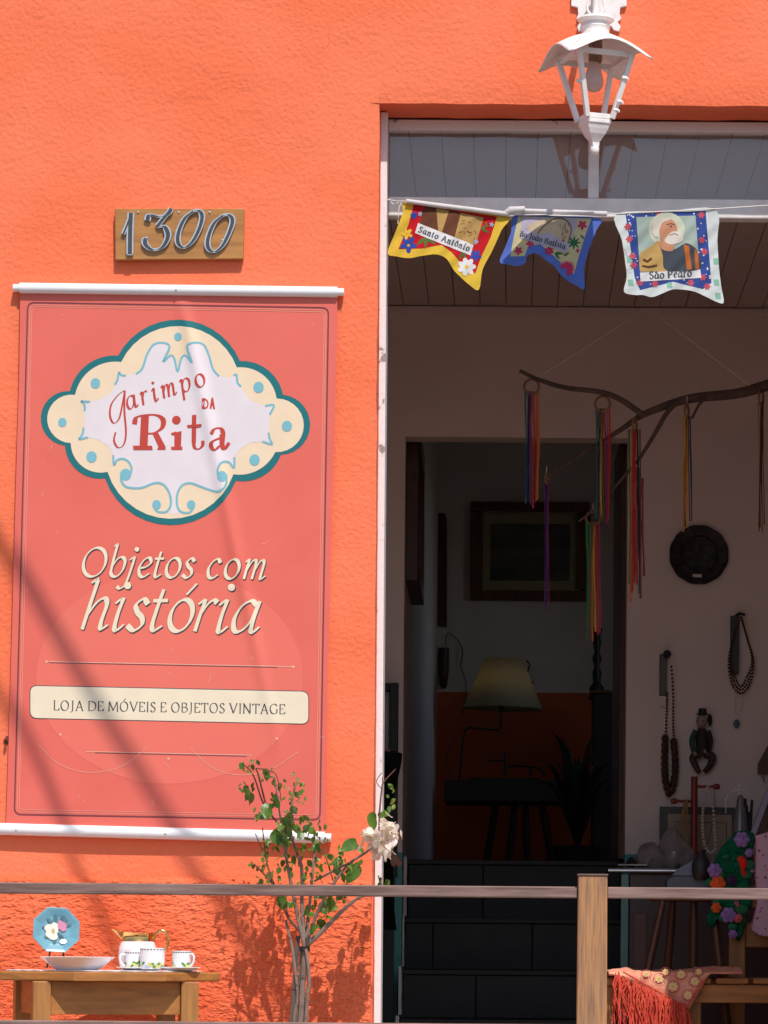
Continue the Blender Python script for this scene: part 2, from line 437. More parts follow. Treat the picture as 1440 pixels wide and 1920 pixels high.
# back room
BY = 9.8
LZ = 1.17
structure('back_room_floor', MB().box(-0.55, 1.6, 4.0, BY, LZ - 0.1, LZ - 0.003), wood('dark_floor', (0.06, 0.03, 0.02, 1), (0.03, 0.015, 0.01, 1), grain=(5, 40, 40)))
structure('back_room_wall', MB().box(-0.6, 1.7, BY, BY + 0.1, LZ - 0.1, 4.2), M_iwall2)
structure('stairwell_wall', MB().box(oxl - 0.14, oxl - 0.006, YW + 0.141, BY, FZ, 4.2), M_iwhite)
structure('stairwell_wall_right', MB().box(oxr + 0.02, oxr + 0.14, YW + 0.141, 5.6, FZ, 4.2), M_iwhite)
structure('back_room_side_wall', MB().box(1.6, 1.7, 5.6, 6.9, LZ - 0.1, 4.2).box(1.6, 1.7, 8.1, BY, LZ - 0.1, 4.2).box(1.6, 1.7, 6.9, 8.1, LZ - 0.1, 2.2).box(1.6, 1.7, 6.9, 8.1, 3.4, 4.2).box(oxr + 0.14, 1.6, 5.5, 5.6, LZ - 0.1, 4.2), M_iwhite)  # window opening added out of view to brighten the back room
structure('back_room_ceiling', MB().box(-0.6, 1.7, YW + 0.141, BY + 0.1, 4.0, 4.1), M_iwhite)

# fence along the edge of the pavement
FY = -1.30
fence = thing('wooden_railing', 'worn wooden railing with a square post along the pavement edge', 'railing', (0, FY, 0))
za, zb = W(200, 1656, FY).z, W(200, 1677, FY).z
px0, px1 = W(1083, 1790, FY).x, W(1137, 1790, FY).x
pc, pw = (px0 + px1) / 2, (px1 - px0)
for i, dx in enumerate((-2.1, 0, 2.1)):
    c = pc + dx
    MB().hexa([Vector((c + sx * (pw / 2 + 0.004 * (1 - t)), FY + sy * 0.042, t * 0.99 if t else 0.0)) for t in (0, 1) for sx, sy in ((-1, -1), (1, -1), (1, 1), (-1, 1))]).build('post', M_postw, fence, bevel=0.004)
    MB().box(c - pw / 2 - 0.002, c + pw / 2 + 0.002, FY - 0.045, FY + 0.045, 0.9905, 0.9945).build('post_cap', M_railw, fence)
    if i < 2:
        a, b = c + pw / 2 + 0.001, pc + (-2.1, 0, 2.1)[i + 1] - pw / 2 - 0.001
        MB().box(a, b, FY - 0.024, FY + 0.024, zb, za).build('rail', M_railw, fence, bevel=0.003)
        MB().box(a, b, FY - 0.018, FY + 0.018, W(200, 1950, FY).z, W(200, 1914, FY).z).build('rail', M_railw, fence, bevel=0.003)

# overhead service cables (above the picture; they throw the slanting bands of shade on the banner)
def cable(name, label, pts, r):
    P = []
    for (u, v, y) in pts:
        s = W(u, v, 0.0)
        P.append(Vector((s.x + 0.33 * y, -y, s.z + 1.62 * y)))
    a = P[0] + (P[0] - P[1]) * 3.0; b = P[-1] + (P[-1] - P[-2]) * 4.0
    o = MB().tube(catmull([a] + P + [b], 8), r, 8).build(name, M_black, smooth=True)
    tag(o, label, 'cable', 'service cables over the pavement')
cable('service_cable', 'thick black service cable strung above the left edge of the banner', [(0, 1020, 2.3), (175, 1330, 2.4), (300, 1530, 2.5)], 0.017)
cable('service_cable', 'black service cable running lowest over the table with crockery', [(-60, 1200, 2.3), (60, 1420, 2.4), (150, 1640, 2.5)], 0.014)

# ---------------------------------------------------------------- flat print: outlines and pen strokes drawn in pixel space, laid on a sheet
class P2:
    def __init__(s): s.v = []; s.l = []; s.f = []; s.k = 0
    def poly(s, *loops):
        L = [[Vector((p[0], p[1], 0)) for p in lp] for lp in loops]
        tr = tessellate_polygon(L); b = len(s.v)
        for lp in L:
            s.v += [(p.x, p.y) for p in lp]; s.l += [s.k] * len(lp)
        s.f += [tuple(b + i for i in t) for t in tr]; s.k += 1
        return s
    def circle(s, u, v, r, n=20, ry=None, rot=0.0):
        ry = ry or r; c, q = math.cos(rot), math.sin(rot)
        return s.poly([(u + r * math.cos(a) * c - ry * math.sin(a) * q, v + r * math.cos(a) * q + ry * math.sin(a) * c) for a in (2 * math.pi * i / n for i in range(n))])
    def strip(s, pts, w, nib=None, tmin=0.0, closed=False, taper=0):
        """A pen stroke: constant width w, or broad-nib (width w held at angle nib)."""
        pts = [Vector((p[0], p[1])) for p in pts]; n = len(pts)
        if n < 2: return s
        b = len(s.v)
        for i, p in enumerate(pts):
            d = (pts[(i + 1) % n] - pts[i - 1]) if closed else (pts[min(i + 1, n - 1)] - pts[max(i - 1, 0)])
            if d.length < 1e-9: d = Vector((1, 0))
            d.normalize(); nn = Vector((-d.y, d.x))
            h = w / 2 if nib is None else 0.5 * max(tmin, w * abs(d.x * math.sin(nib) - d.y * math.cos(nib)))
            if taper and not closed: h *= min(1.0, 0.35 + 0.65 * min(i, n - 1 - i) / taper)
            q = p + nn * h; s.v.append((q.x, q.y)); q = p - nn * h; s.v.append((q.x, q.y)); s.l += [s.k, s.k]
        for i in range(n if closed else n - 1):
            j = (i + 1) % n
            s.f.append((b + 2*i, b + 2*i + 1, b + 2*j + 1, b + 2*j))
        s.k += 1
        return s
    def build(s, name, Yf, m, parent, layer, cut=0.0, sub=0.00008):
        bm = bmesh.new()
        lay = bm.verts.layers.float.new('lay')
        vs = []
        for (u, v), k in zip(s.v, s.l):
            q = bm.verts.new((u, v, 0)); q[lay] = k; vs.append(q)
        for f in s.f:
            try: bm.faces.new([vs[i] for i in f])
            except ValueError: pass
        if cut:
            us = [p[0] for p in s.v]; ws = [p[1] for p in s.v]
            for ax, lo, hi in ((0, min(us), max(us)), (1, min(ws), max(ws))):
                c = math.floor(lo / cut) * cut + cut
                while c < hi:
                    co = Vector((c, 0, 0)) if ax == 0 else Vector((0, c, 0)); no = Vector((1, 0, 0)) if ax == 0 else Vector((0, 1, 0))
                    bmesh.ops.bisect_plane(bm, geom=bm.verts[:] + bm.edges[:] + bm.faces[:], plane_co=co, plane_no=no, dist=1e-5)
                    c += cut
        org = root_loc(parent) if parent is not None else Vector((0, 0, 0))
        for q in bm.verts:
            u, v = q.co.x, q.co.y
            q.co = W(u, v, Yf(u, v) - layer * 0.0004 - (q[lay] % 7) * sub) - org
        me = bpy.data.meshes.new(name); bm.normal_update(); bm.to_mesh(me); bm.free()
        me.materials.append(m)
        return link_mesh(name, me, parent)

# pen-drawn alphabet; x-height 1, capitals 1.45 high; L = straight, C = curve, O = closed curve, D = dot
def ell(cx, cy, rx, ry, a0=0, a1=360, n=14):
    return [(cx + rx * math.cos(R(a0 + (a1 - a0) * i / n)), cy + ry * math.sin(R(a0 + (a1 - a0) * i / n))) for i in range(n + 1)]
bowl_a = ('C', [(.70, .86), (.48, 1.0), (.22, .82), (.09, .42), (.18, .06), (.40, .05), (.62, .35), (.71, .80)])
bowl_b = ('C', [(.13, .50), (.32, .90), (.56, 1.0), (.74, .78), (.70, .32), (.48, .02), (.24, .04), (.12, .22)])
G = {
 'o': (.84, [('O', ell(.42, .5, .34, .5)[:-1])], []),
 'c': (.72, [('C', [(.66, .80), (.50, .99), (.28, .88), (.11, .5), (.20, .10), (.42, .01), (.66, .20)])], []),
 'e': (.74, [('C', [(.12, .46), (.42, .52), (.64, .74), (.52, .99), (.28, .90), (.10, .48), (.20, .10), (.42, .01), (.68, .20)])], []),
 'a': (.92, [bowl_a, ('C', [(.76, 1.0), (.70, .45), (.70, .08), (.80, .02), (.94, .18)])], []),
 'b': (.86, [('C', [(.02, 1.55), (.16, 1.62), (.13, .9), (.12, .20)]), bowl_b], []),
 'd': (.94, [bowl_a, ('C', [(.64, 1.58), (.78, 1.62), (.72, .7), (.72, .08), (.82, .02), (.95, .16)])], [(.72, 0)]),
 'g': (.90, [bowl_a, ('C', [(.76, 1.0), (.70, .2), (.62, -.42), (.36, -.62), (.12, -.48)])], []),
 'h': (.90, [('C', [(.02, 1.48), (.19, 1.56), (.15, .8), (.10, 0)]), ('C', [(.12, .40), (.34, .86), (.56, 1.0), (.68, .80), (.64, .30), (.68, .03), (.88, .16)])], [(.1, 0), (.66, 0)]),
 'i': (.46, [('C', [(.0, .84), (.20, 1.0), (.16, .5), (.17, .05), (.28, .01), (.44, .18)]), ('D', (.24, 1.42))], [(.17, 0)]),
 'j': (.44, [('C', [(.04, .86), (.24, 1.0), (.18, .2), (.06, -.42), (-.16, -.60), (-.34, -.50)]), ('D', (.28, 1.42))], []),
 'm': (1.22, [('C', [(.0, .86), (.16, 1.0), (.13, .5), (.10, 0)]), ('C', [(.12, .40), (.32, .88), (.48, .98), (.55, .76), (.50, 0)]), ('C', [(.53, .40), (.72, .88), (.88, .98), (.96, .76), (.92, .14), (.98, .02), (1.16, .18)])], [(.1, 0), (.5, 0), (.93, 0)]),
 'n': (.88, [('C', [(.0, .86), (.16, 1.0), (.13, .5), (.10, 0)]), ('C', [(.12, .40), (.34, .86), (.54, 1.0), (.66, .80), (.62, .14), (.68, .02), (.86, .16)])], [(.1, 0), (.64, 0)]),
 'p': (.86, [('C', [(.0, .86), (.17, 1.0), (.13, .3), (.08, -.60)]), bowl_b], [(.08, -.6)]),
 'r': (.62, [('C', [(.0, .86), (.17, 1.0), (.13, .5), (.10, 0)]), ('C', [(.12, .48), (.28, .86), (.44, 1.0), (.58, .92)])], [(.1, 0)]),
 's': (.64, [('C', [(.54, .84), (.36, 1.0), (.17, .82), (.27, .58), (.46, .40), (.50, .16), (.30, .0), (.05, .15)])], []),
 't': (.54, [('C', [(.24, 1.32), (.18, .7), (.16, .18), (.26, .01), (.48, .16)]), ('L', [(.0, .95), (.46, .97)])], []),
 'L': (.92, [('L', [(.16, 1.45), (.16, 0)]), ('L', [(.10, .03), (.82, .03)]), ('L', [(.82, 0), (.86, .30)])], [(.16, 1.45)]),
 'O': (1.42, [('O', ell(.68, .725, .56, .74)[:-1])], []),
 'J': (.66, [('C', [(.36, 1.45), (.36, .5), (.30, -.10), (.02, -.24)])], [(.36, 1.45)]),
 'A': (1.25, [('L', [(.14, 0), (.60, 1.47)]), ('L', [(.60, 1.47), (1.08, 0)]), ('L', [(.30, .50), (.92, .50)])], [(.14, 0), (1.08, 0)]),
 'D': (1.32, [('L', [(.17, 1.45), (.17, 0)]), ('C', [(.10, 1.42), (.60, 1.42), (1.05, 1.18), (1.18, .72), (1.05, .26), (.60, .03), (.10, .03)])], []),
 'E': (.98, [('L', [(.17, 1.45), (.17, 0)]), ('L', [(.08, 1.42), (.84, 1.42)]), ('L', [(.84, 1.45), (.84, 1.18)]), ('L', [(.17, .76), (.70, .76)]), ('L', [(.08, .03), (.86, .03)]), ('L', [(.88, 0), (.92, .30)])], []),
 'M': (1.62, [('L', [(.20, 1.45), (.14, 0)]), ('L', [(.20, 1.45), (.78, .10)]), ('L', [(.78, .10), (1.36, 1.45)]), ('L', [(1.36, 1.45), (1.44, 0)])], [(.14, 0), (1.44, 0)]),
 'V': (1.28, [('L', [(.10, 1.45), (.62, .0)]), ('L', [(.62, .0), (1.14, 1.45)])], [(.10, 1.45), (1.14, 1.45)]),
 'I': (.52, [('L', [(.25, 1.45), (.25, 0)])], [(.25, 1.45), (.25, 0)]),
 'S': (.88, [('C', [(.74, 1.20), (.52, 1.46), (.22, 1.34), (.16, 1.06), (.40, .80), (.68, .58), (.74, .26), (.50, -.01), (.24, .02), (.08, .26)])], []),
 'B': (1.08, [('L', [(.18, 1.45), (.18, 0)]), ('C', [(.10, 1.42), (.55, 1.42), (.80, 1.26), (.80, .98), (.55, .78), (.18, .77)]), ('C', [(.20, .77), (.65, .76), (.92, .58), (.92, .24), (.62, .03), (.10, .03)])], []),
 'T': (1.10, [('L', [(.54, 1.42), (.54, 0)]), ('L', [(.06, 1.42), (1.02, 1.42)]), ('L', [(.06, 1.45), (.06, 1.18)]), ('L', [(1.02, 1.45), (1.02, 1.18)])], [(.54, 0)]),
 'N': (1.36, [('L', [(.20, 1.45), (.20, 0)]), ('L', [(.16, 1.45), (1.12, 0)]), ('L', [(1.12, 1.45), (1.12, 0)])], [(.20, 0), (1.12, 1.45), (.14, 1.45)]),
 'G': (1.34, [('C', [(1.12, 1.18), (.90, 1.44), (.56, 1.44), (.20, 1.12), (.14, .6), (.40, .10), (.80, .0), (1.14, .16)]), ('L', [(1.14, .10), (1.14, .62)])], [(1.14, .62)]),
 'P': (1.0, [('L', [(.18, 1.45), (.18, 0)]), ('C', [(.08, 1.42), (.58, 1.42), (.86, 1.20), (.86, .92), (.60, .68), (.18, .66)])], [(.18, 0)]),
 ' ': (.42, [], []),
}
ACC = {'ó': ('o', [('L', [(.42, 1.16), (.66, 1.52)])]), 'ã': ('a', [('C', [(.16, 1.22), (.30, 1.36), (.48, 1.26), (.64, 1.40)])]),
       'ô': ('o', [('L', [(.18, 1.18), (.42, 1.44)]), ('L', [(.42, 1.44), (.66, 1.18)])]), 'Ó': ('O', [('L', [(.62, 1.62), (.90, 1.94)])])}
def glyph(ch):
    if ch in ACC:
        w, st, se = G[ACC[ch][0]]; return w, st + ACC[ch][1], se
    return G[ch]
def text_width(s, track): return sum(glyph(c)[0] + track for c in s) - track
def write(P, s, u0, v0, u1, v1, xh, slant=0.0, nibw=0.16, nib=30.0, tmin=0.05, serif=0.0, off=(0, 0)):
    """Letter the words s along the baseline (u0, v0)-(u1, v1) with x-height xh."""
    L = math.hypot(u1 - u0, v1 - v0); dx, dy = (u1 - u0) / L, (v1 - v0) / L
    tw = text_width(s, 0.0) * xh
    track = (L - tw) / max(1, len(s) - 1) / xh
    x = 0.0
    def mp(p):
        a, b = (x + p[0] + slant * p[1]) * xh, p[1] * xh
        return (u0 + off[0] + a * dx + b * dy, v0 + off[1] + a * dy - b * dx)
    ang = -R(nib) + math.atan2(dy, dx)
    for ch in s:
        w, strokes, serifs = glyph(ch)
        for kind, pts in strokes:
            if kind == 'D':
                c = mp(pts); P.circle(c[0], c[1], nibw * xh * 0.62, 10)
            elif kind == 'L': P.strip([mp(p) for p in pts], nibw * xh, ang, tmin * xh)
            else:
                q = catmull([(p[0], p[1], 0) for p in pts], 5, kind == 'O')
                P.strip([mp(p) for p in q], nibw * xh, ang, tmin * xh, closed=(kind == 'O'))
        if serif:
            for p in serifs: P.strip([mp((p[0] - serif, p[1])), mp((p[0] + serif, p[1]))], tmin * xh * 1.15)
        x += w + track

# ---------------------------------------------------------------- the hanging banner
def pr(name, rgb, rough=0.55): return mat(name, tuple(c * 0.84 for c in lin(*rgb)[:3]), rough=rough, var=0.03, vscale=14, spec=0.3)
B_red = mat('banner_red', (0.68, 0.125, 0.092), rough=0.5, col2=(0.72, 0.14, 0.105), vscale=5, spec=0.35, bump=0.06, bscale=220, dist=0.002)
B_disc = mat('banner_disc', (0.73, 0.155, 0.112), rough=0.5, var=0.02, spec=0.35)
B_teal, B_cream, B_lilac, B_blue = pr('print_teal', (28, 116, 122)), pr('print_cream', (246, 220, 188)), pr('print_lilac', (236, 224, 228)), pr('print_pale_blue', (128, 190, 204))
B_let, B_ivory, B_ink, B_rose = pr('print_brick_red', (200, 70, 58)), pr('print_ivory', (244, 228, 200)), pr('print_ink', (62, 70, 82)), pr('print_rose', (240, 160, 140))
def YB(u, v):
    t = (v - 550) / 1000.0
    uc = 338 + (v - 550) * 0.215
    fold = -0.0085 * math.exp(-((u - uc) / 13.0) ** 2) * max(0.0, min(1.0, (v - 552) / 60.0)) * max(0.0, min(1.0, (1470 - v) / 350.0)) if v > 552 else 0.0  # crease from the top rod; its lower run stands in for a soft shadow
    return (fold - 0.0155 + 0.0022 * math.sin((u + 60 * t) / 62.0) * (0.35 + 0.65 * math.sin(math.pi * min(1, max(0, t))))
            - 0.003 * math.sin(math.pi * min(1, max(0, t))))
ban = thing('roll_up_banner', 'red printed shop banner with an oval emblem hung between two white rods', 'banner', W(320, 1560, 0))
sheet = P2().poly([(38, 545), (632, 556), (633, 600), (622, 1000), (614, 1300), (611, 1566), (11, 1556), (22, 1200), (30, 900), (36, 700)]).build('sheet', YB, B_red, ban, 0, cut=5)
for p in sheet.data.polygons: p.use_smooth = True
def rod(name, a, b, y, r):
    A, B_ = W(a[0], a[1], y), W(b[0], b[1], y); d = (B_ - A).normalized()
    o = MB().tube([A + d * 0.02, B_ - d * 0.02], r, 20).build(name, M_alum, ban, smooth=True)
    for p, q in ((A, A + d * 0.0199), (B_ - d * 0.0199, B_)):
        MB().tube([p, q], r * 0.72, 16).build('end_cap', M_alum, o, smooth=True)
    return o
tr = rod('top_rod', (25, 540), (645, 548), -0.019, 0.0165)
br = rod('bottom_rod', (-14, 1554), (621, 1571), -0.019, 0.0185)
for o, pts in ((tr, [(330, 543)]), (br, [(30, 1556), (310, 1563), (600, 1570)])):
    for u, v in pts: MB().ball(W(u, v, -0.0375), 0.0035, 0.002, 0.0035, 8, 6).build('screw', M_zinc, o, smooth=True)
def rrect(c, r, n=5):
    """Rounded quadrilateral from its four corners (tl, tr, br, bl)."""
    out = []
    for i in range(4):
        p, a, b = Vector(c[i]), Vector(c[i - 1]), Vector(c[(i + 1) % 4])
        s, e = p + (a - p).normalized() * r, p + (b - p).normalized() * r
        for k in range(n + 1):
            t = k / n; out.append(s.lerp(p, t).lerp(p.lerp(e, t), t))
    return [(p.x, p.y) for p in out]
bd = P2()
bd.strip(rrect([(52, 567), (616, 577), (600, 1537), (27, 1527)], 13), 2.6, closed=True)
bd.build('border_line', YB, pr('print_plum', (120, 62, 70)), sheet, 2, cut=5)
bd = P2()
bd.strip(rrect([(56.5, 571.5), (611.5, 581.5), (596, 1532), (32, 1522)], 11), 1.0, closed=True).strip(rrect([(60, 575), (608, 585), (592.5, 1528), (35.5, 1518)], 10), 1.0, closed=True)
bd.build('inner_border_line', YB, B_rose, sheet, 2, cut=5)
P2().circle(318, 1270, 250, 60, 200).build('pale_disc', YB, B_disc, sheet, 1, cut=5)
# emblem
def Z(x, y): return (60 + x / 2.667, 590 + y / 2.667)
def arc3(a, m, b, n=14):
    (x1, y1), (x2, y2), (x3, y3) = a, m, b
    d = 2 * (x1 * (y2 - y3) + x2 * (y3 - y1) + x3 * (y1 - y2))
    ux = ((x1*x1 + y1*y1) * (y2 - y3) + (x2*x2 + y2*y2) * (y3 - y1) + (x3*x3 + y3*y3) * (y1 - y2)) / d
    uy = ((x1*x1 + y1*y1) * (x3 - x2) + (x2*x2 + y2*y2) * (x1 - x3) + (x3*x3 + y3*y3) * (x2 - x1)) / d
    r = math.hypot(x1 - ux, y1 - uy)
    t1, t2, t3 = (math.atan2(y - uy, x - ux) for x, y in (a, m, b))
    def unwrap(t, ref):
        while t < ref: t += 2 * math.pi
        return t
    if unwrap(t2, t1) <= unwrap(t3, t1): e = unwrap(t3, t1)
    else: e = t1 - (2 * math.pi - (unwrap(t3, t1) - t1))
    return [(ux + r * math.cos(t1 + (e - t1) * i / n), uy + r * math.sin(t1 + (e - t1) * i / n)) for i in range(n)]
def shield(inset):
    o = inset
    c = [(430 + .5*o, 205 + o), (1040 - .5*o, 232 + o), (1255 - o, 400 + .6*o), (1245 - .9*o, 700 - .4*o), (1020 - .4*o, 830 - o), (365 + .4*o, 818 - o), (165 + .9*o, 655 - .4*o), (190 + .8*o, 382 + .6*o)]
    m = [(735, 25 + o), (1178 - .5*o, 275 + o), (1391 - o, 545), (1165 - .6*o, 800 - o), (715, 1052 - o), (222 + .6*o, 775 - .8*o), (44 + o, 525), (275 + .6*o, 250 + .8*o)]
    out = []
    for i in range(8): out += arc3(c[i], m[i], c[(i + 1) % 8])
    return [Z(*p) for p in out]
emb = P2().poly(shield(0)).build('emblem', YB, B_teal, sheet, 2, cut=5)
emb['label'] = 'lobed teal and cream emblem with the shop name'
P2().poly(shield(32)).build('emblem_field', YB, B_cream, sheet, 3, cut=5)
topl = [(520, 298), (552, 268), (575, 200), (606, 152), (650, 140), (688, 160), (655, 236), (692, 204), (712, 222), (728, 286), (745, 222), (768, 204), (800, 240), (775, 160), (812, 140), (858, 150), (885, 205), (905, 272), (935, 308)]
inner = ([(262, 480), (266, 455), (290, 437), (345, 422), (395, 392), (418, 345), (435, 288), (458, 304)] + topl + [(990, 316), (1022, 300), (1040, 352), (1085, 425), (1150, 455), (1210, 453), (1190, 500), (1184, 590), (1200, 648), (1155, 634), (1092, 640), (1042, 670), (1016, 712), (1010, 765), (985, 738), (948, 738), (926, 785), (972, 815), (965, 862), (915, 884), (850, 862), (792, 842), (748, 856), (726, 900), (724, 960), (735, 996), (690, 996), (697, 950), (690, 898), (662, 850), (612, 842), (545, 866), (475, 860), (446, 822), (495, 800), (498, 770), (480, 730), (440, 722), (412, 752), (406, 702), (382, 657), (332, 626), (275, 612), (236, 622), (262, 590)])
P2().poly([Z(*p) for p in inner]).build('emblem_centre', YB, B_lilac, sheet, 4, cut=5)
for pts in (topl, [(415, 350), (428, 325), (435, 288), (445, 302), (470, 305)], [(1008, 305), (1022, 300), (1028, 340), (1045, 360)], [(245, 432), (262, 450), (264, 482)], [(245, 432), (290, 436)], [(1165, 457), (1210, 453), (1188, 500)], [(258, 565), (252, 600), (235, 622), (280, 613)], [(1182, 590), (1190, 625), (1200, 648), (1152, 634)],
            [(406, 702), (410, 752), (425, 728), (455, 720), (487, 740), (498, 780), (480, 815)], [(1012, 712), (1010, 765), (985, 738), (950, 738), (930, 765), (928, 800)],
            [(446, 800), (448, 835), (475, 862), (545, 866), (612, 842), (658, 850), (688, 895), (694, 950), (672, 985), (630, 985), (612, 965)], [(972, 800), (970, 850), (940, 882), (910, 882), (850, 862), (792, 842), (748, 856), (726, 900), (726, 955), (745, 985), (785, 990), (808, 965)]):
    P2().strip([Z(p.x, p.y) for p in catmull([(a, b, 0) for a, b in pts], 4)], 3.9).build('scroll', YB, B_blue, sheet, 5, cut=5)
for x, y, r in ((730, 110, 19), (317, 343, 24), (1133, 363, 26), (152, 538, 21), (1275, 557, 25), (298, 711, 26), (1113, 726, 26), (468, 800, 28), (950, 808, 25), (623, 950, 22), (796, 950, 21)):
    c = Z(x, y); P2().circle(c[0], c[1], r / 2.667, 16, r / 2.667 * 1.08).build('dot', YB, B_blue, sheet, 5.5, cut=5)
em = P2()
def zs(pts, w, closed=False, nib=None, tmin=0): em.strip([Z(p.x, p.y) for p in catmull([(a, b, 0) for a, b in pts], 5, closed)], w, nib, tmin, closed)
n30 = -R(20)
zs([(464, 378), (430, 402), (396, 450), (390, 505), (408, 542), (435, 520), (452, 450), (464, 382)], 3.8, nib=n30, tmin=1.3)
zs([(464, 380), (462, 480), (470, 590), (458, 650), (430, 664), (410, 630), (418, 588)], 3.8, nib=n30, tmin=1.4)
a0, a1 = Z(476, 477), Z(872, 352)
write(em, 'arimpo', a0[0], a0[1], a1[0], a1[1], 24, 0.10, 0.19, 15, 0.07)
def zpoly(pts): em.poly([Z(*p) for p in pts])
for pts in ([(850, 418), (864, 416), (862, 470), (848, 470)], [(888, 470), (897, 415), (906, 415), (898, 470)], [(897, 415), (906, 415), (916, 472), (906, 472)], [(893, 448), (912, 448), (912, 455), (893, 455)]): zpoly(pts)
zs([(856, 420), (874, 428), (880, 448), (872, 464), (855, 468)], 2.6)
# Rita: heavy letters with slab feet
for pts in ([(545, 510), (585, 505), (578, 660), (538, 660)], [(505, 655), (600, 655), (604, 676), (508, 676)], [(600, 590), (628, 585), (668, 660), (668, 676), (625, 676), (632, 660)],
            [(712, 590), (748, 582), (745, 660), (712, 660)], [(695, 660), (752, 660), (752, 676), (697, 676)], [(695, 592), (720, 584), (720, 600), (700, 604)],
            [(800, 502), (822, 500), (820, 640), (798, 640)], [(775, 552), (848, 546), (848, 560), (778, 566)],
            [(938, 600), (968, 590), (962, 650), (938, 650)]): zpoly(pts)
zs([(512, 548), (522, 515), (560, 503), (620, 502), (655, 525), (650, 565), (610, 592), (575, 594)], 10, nib=-R(10), tmin=3.2)
c = Z(722, 527); em.circle(c[0], c[1], 8.2, 14)
zs([(808, 620), (812, 662), (832, 672), (852, 655), (855, 630)], 6.5, nib=-R(10), tmin=2.5)
zs([(895, 598), (912, 572), (940, 568), (955, 590), (952, 650), (962, 672), (986, 640)], 8.5, nib=-R(10), tmin=3)
zs([(945, 615), (905, 632), (895, 655), (912, 676), (940, 655)], 8.0, nib=-R(10), tmin=3.4)
em.build('emblem_lettering', YB, B_let, sheet, 6)['label'] = 'red words garimpo DA Rita'
for nm, m, off, lay in (('slogan_shade', B_ink, (1.7, 1.9), 3), ('slogan', B_ivory, (0, 0), 5)):
    t = P2()
    write(t, 'Objetos', 147, 1080, 362, 1083.5, 36.5, 0.20, 0.20, 38, 0.065, off=off)
    write(t, 'com', 383, 1084, 498, 1086.5, 36.5, 0.20, 0.20, 38, 0.065, off=off)
    write(t, 'história', 148, 1180, 482, 1186, 59, 0.24, 0.19, 38, 0.06, off=off)
    o = t.build(nm, YB, m, sheet, lay)
    if lay == 5: o['label'] = 'ivory italic words Objetos com história'
pn = [(57, 1286), (578, 1297), (578, 1357), (57, 1346)]
P2().poly(rrect([(55.6, 1284.6), (579.4, 1295.6), (579.4, 1358.4), (55.6, 1347.4)], 14)).build('caption_outline', YB, B_ink, sheet, 2, cut=5)
P2().poly(rrect(pn, 13)).build('caption_panel', YB, B_ivory, sheet, 3.5, cut=5)
t = P2(); write(t, 'LOJA DE MÓVEIS E OBJETOS VINTAGE', 100, 1331.5, 535, 1338.5, 12.4, 0, 0.17, 20, 0.065, serif=0.13)
t.build('caption', YB, B_ink, sheet, 5)['label'] = 'dark capitals LOJA DE MÓVEIS E OBJETOS VINTAGE'
ln = P2()
ln.strip([(92, 1240.5), (548, 1250)], 1.3).strip([(160, 1409), (472, 1416)], 1.2)
for u, v, r in ((87, 1240.4, 2.2), (550, 1250.2, 2.4), (113, 1377, 2.2), (519, 1385, 2.4), (316, 1422.5, 2.2)): ln.circle(u, v, r, 10)
for pts in ([(72, 1396), (110, 1432), (165, 1448), (225, 1438), (276, 1402)], [(357, 1403), (400, 1440), (450, 1453), (505, 1444), (560, 1409)]):
    ln.strip([(p.x, p.y) for p in catmull([(a, b, 0) for a, b in pts], 8)], 0.8)
rr = random.Random(5)
for k in range(46):                         # scratches in the print
    u, v = rr.uniform(45, 600), rr.uniform(590, 1520)
    if 95 < u < 560 and (600 < v < 990 or 1020 < v < 1200 or 1280 < v < 1360): continue
    a = rr.uniform(0, 6.3); L_ = rr.choice((3, 4, 6, 9, 14, 20)) * rr.uniform(0.5, 1.2)
    ln.strip([(u, v), (u + L_ * .5 * math.cos(a) + 1, v + L_ * .5 * math.sin(a)), (u + L_ * math.cos(a), v + L_ * math.sin(a))], rr.uniform(0.5, 1.0), taper=1)
ln.build('fine_lines', YB, pr('print_pale_rose', (246, 190, 168)), sheet, 3, cut=5)
ln = P2(); ln.strip([(92, 1242.6), (520, 1251.4)], 1.0).strip([(178, 1411.6), (462, 1418)], 1.0)
ln.build('fine_line_shade', YB, pr('print_plum', (120, 62, 70)), sheet, 2.2, cut=5)

# ---------------------------------------------------------------- house number
np_ = thing('house_number_plate', 'varnished wooden plate with the grey metal digits 1300', 'house number', W(336, 490, 0))
YP = -0.026
tl, tr_, brr, bl = W(215, 391, YP), W(458, 391, YP), W(456, 485, YP), W(216, 487, YP)
M_plate = wood('varnished_plate_wood', (0.46, 0.21, 0.055, 1), (0.30, 0.125, 0.03, 1), grain=(4, 30, 46), rough=0.4)
MB().prism([tl, tr_, brr, bl], (0, 0.0245, 0)).build('board', M_plate, np_, bevel=0.003)
def NZ(x, y): return (x / 2.0, 360 + y / 2.0)
digits = [
 [[(462, 158), (478, 120), (492, 80)], [(491, 78), (488, 150), (487, 232)], [(476, 232), (498, 232)]],
 [[(553, 108), (560, 86), (595, 92), (628, 84), (642, 62)], [(636, 72), (612, 100), (590, 128)], [(590, 130), (618, 132), (630, 165), (610, 205), (575, 217), (548, 200), (544, 178), (556, 172)]],
 [[(724, 72), (692, 100), (670, 150), (668, 190), (690, 208), (722, 185), (748, 135), (758, 90), (745, 70), (724, 72)]],
 [[(836, 88), (804, 116), (782, 166), (780, 206), (802, 224), (834, 201), (860, 150), (872, 106), (858, 86), (836, 88)]]]
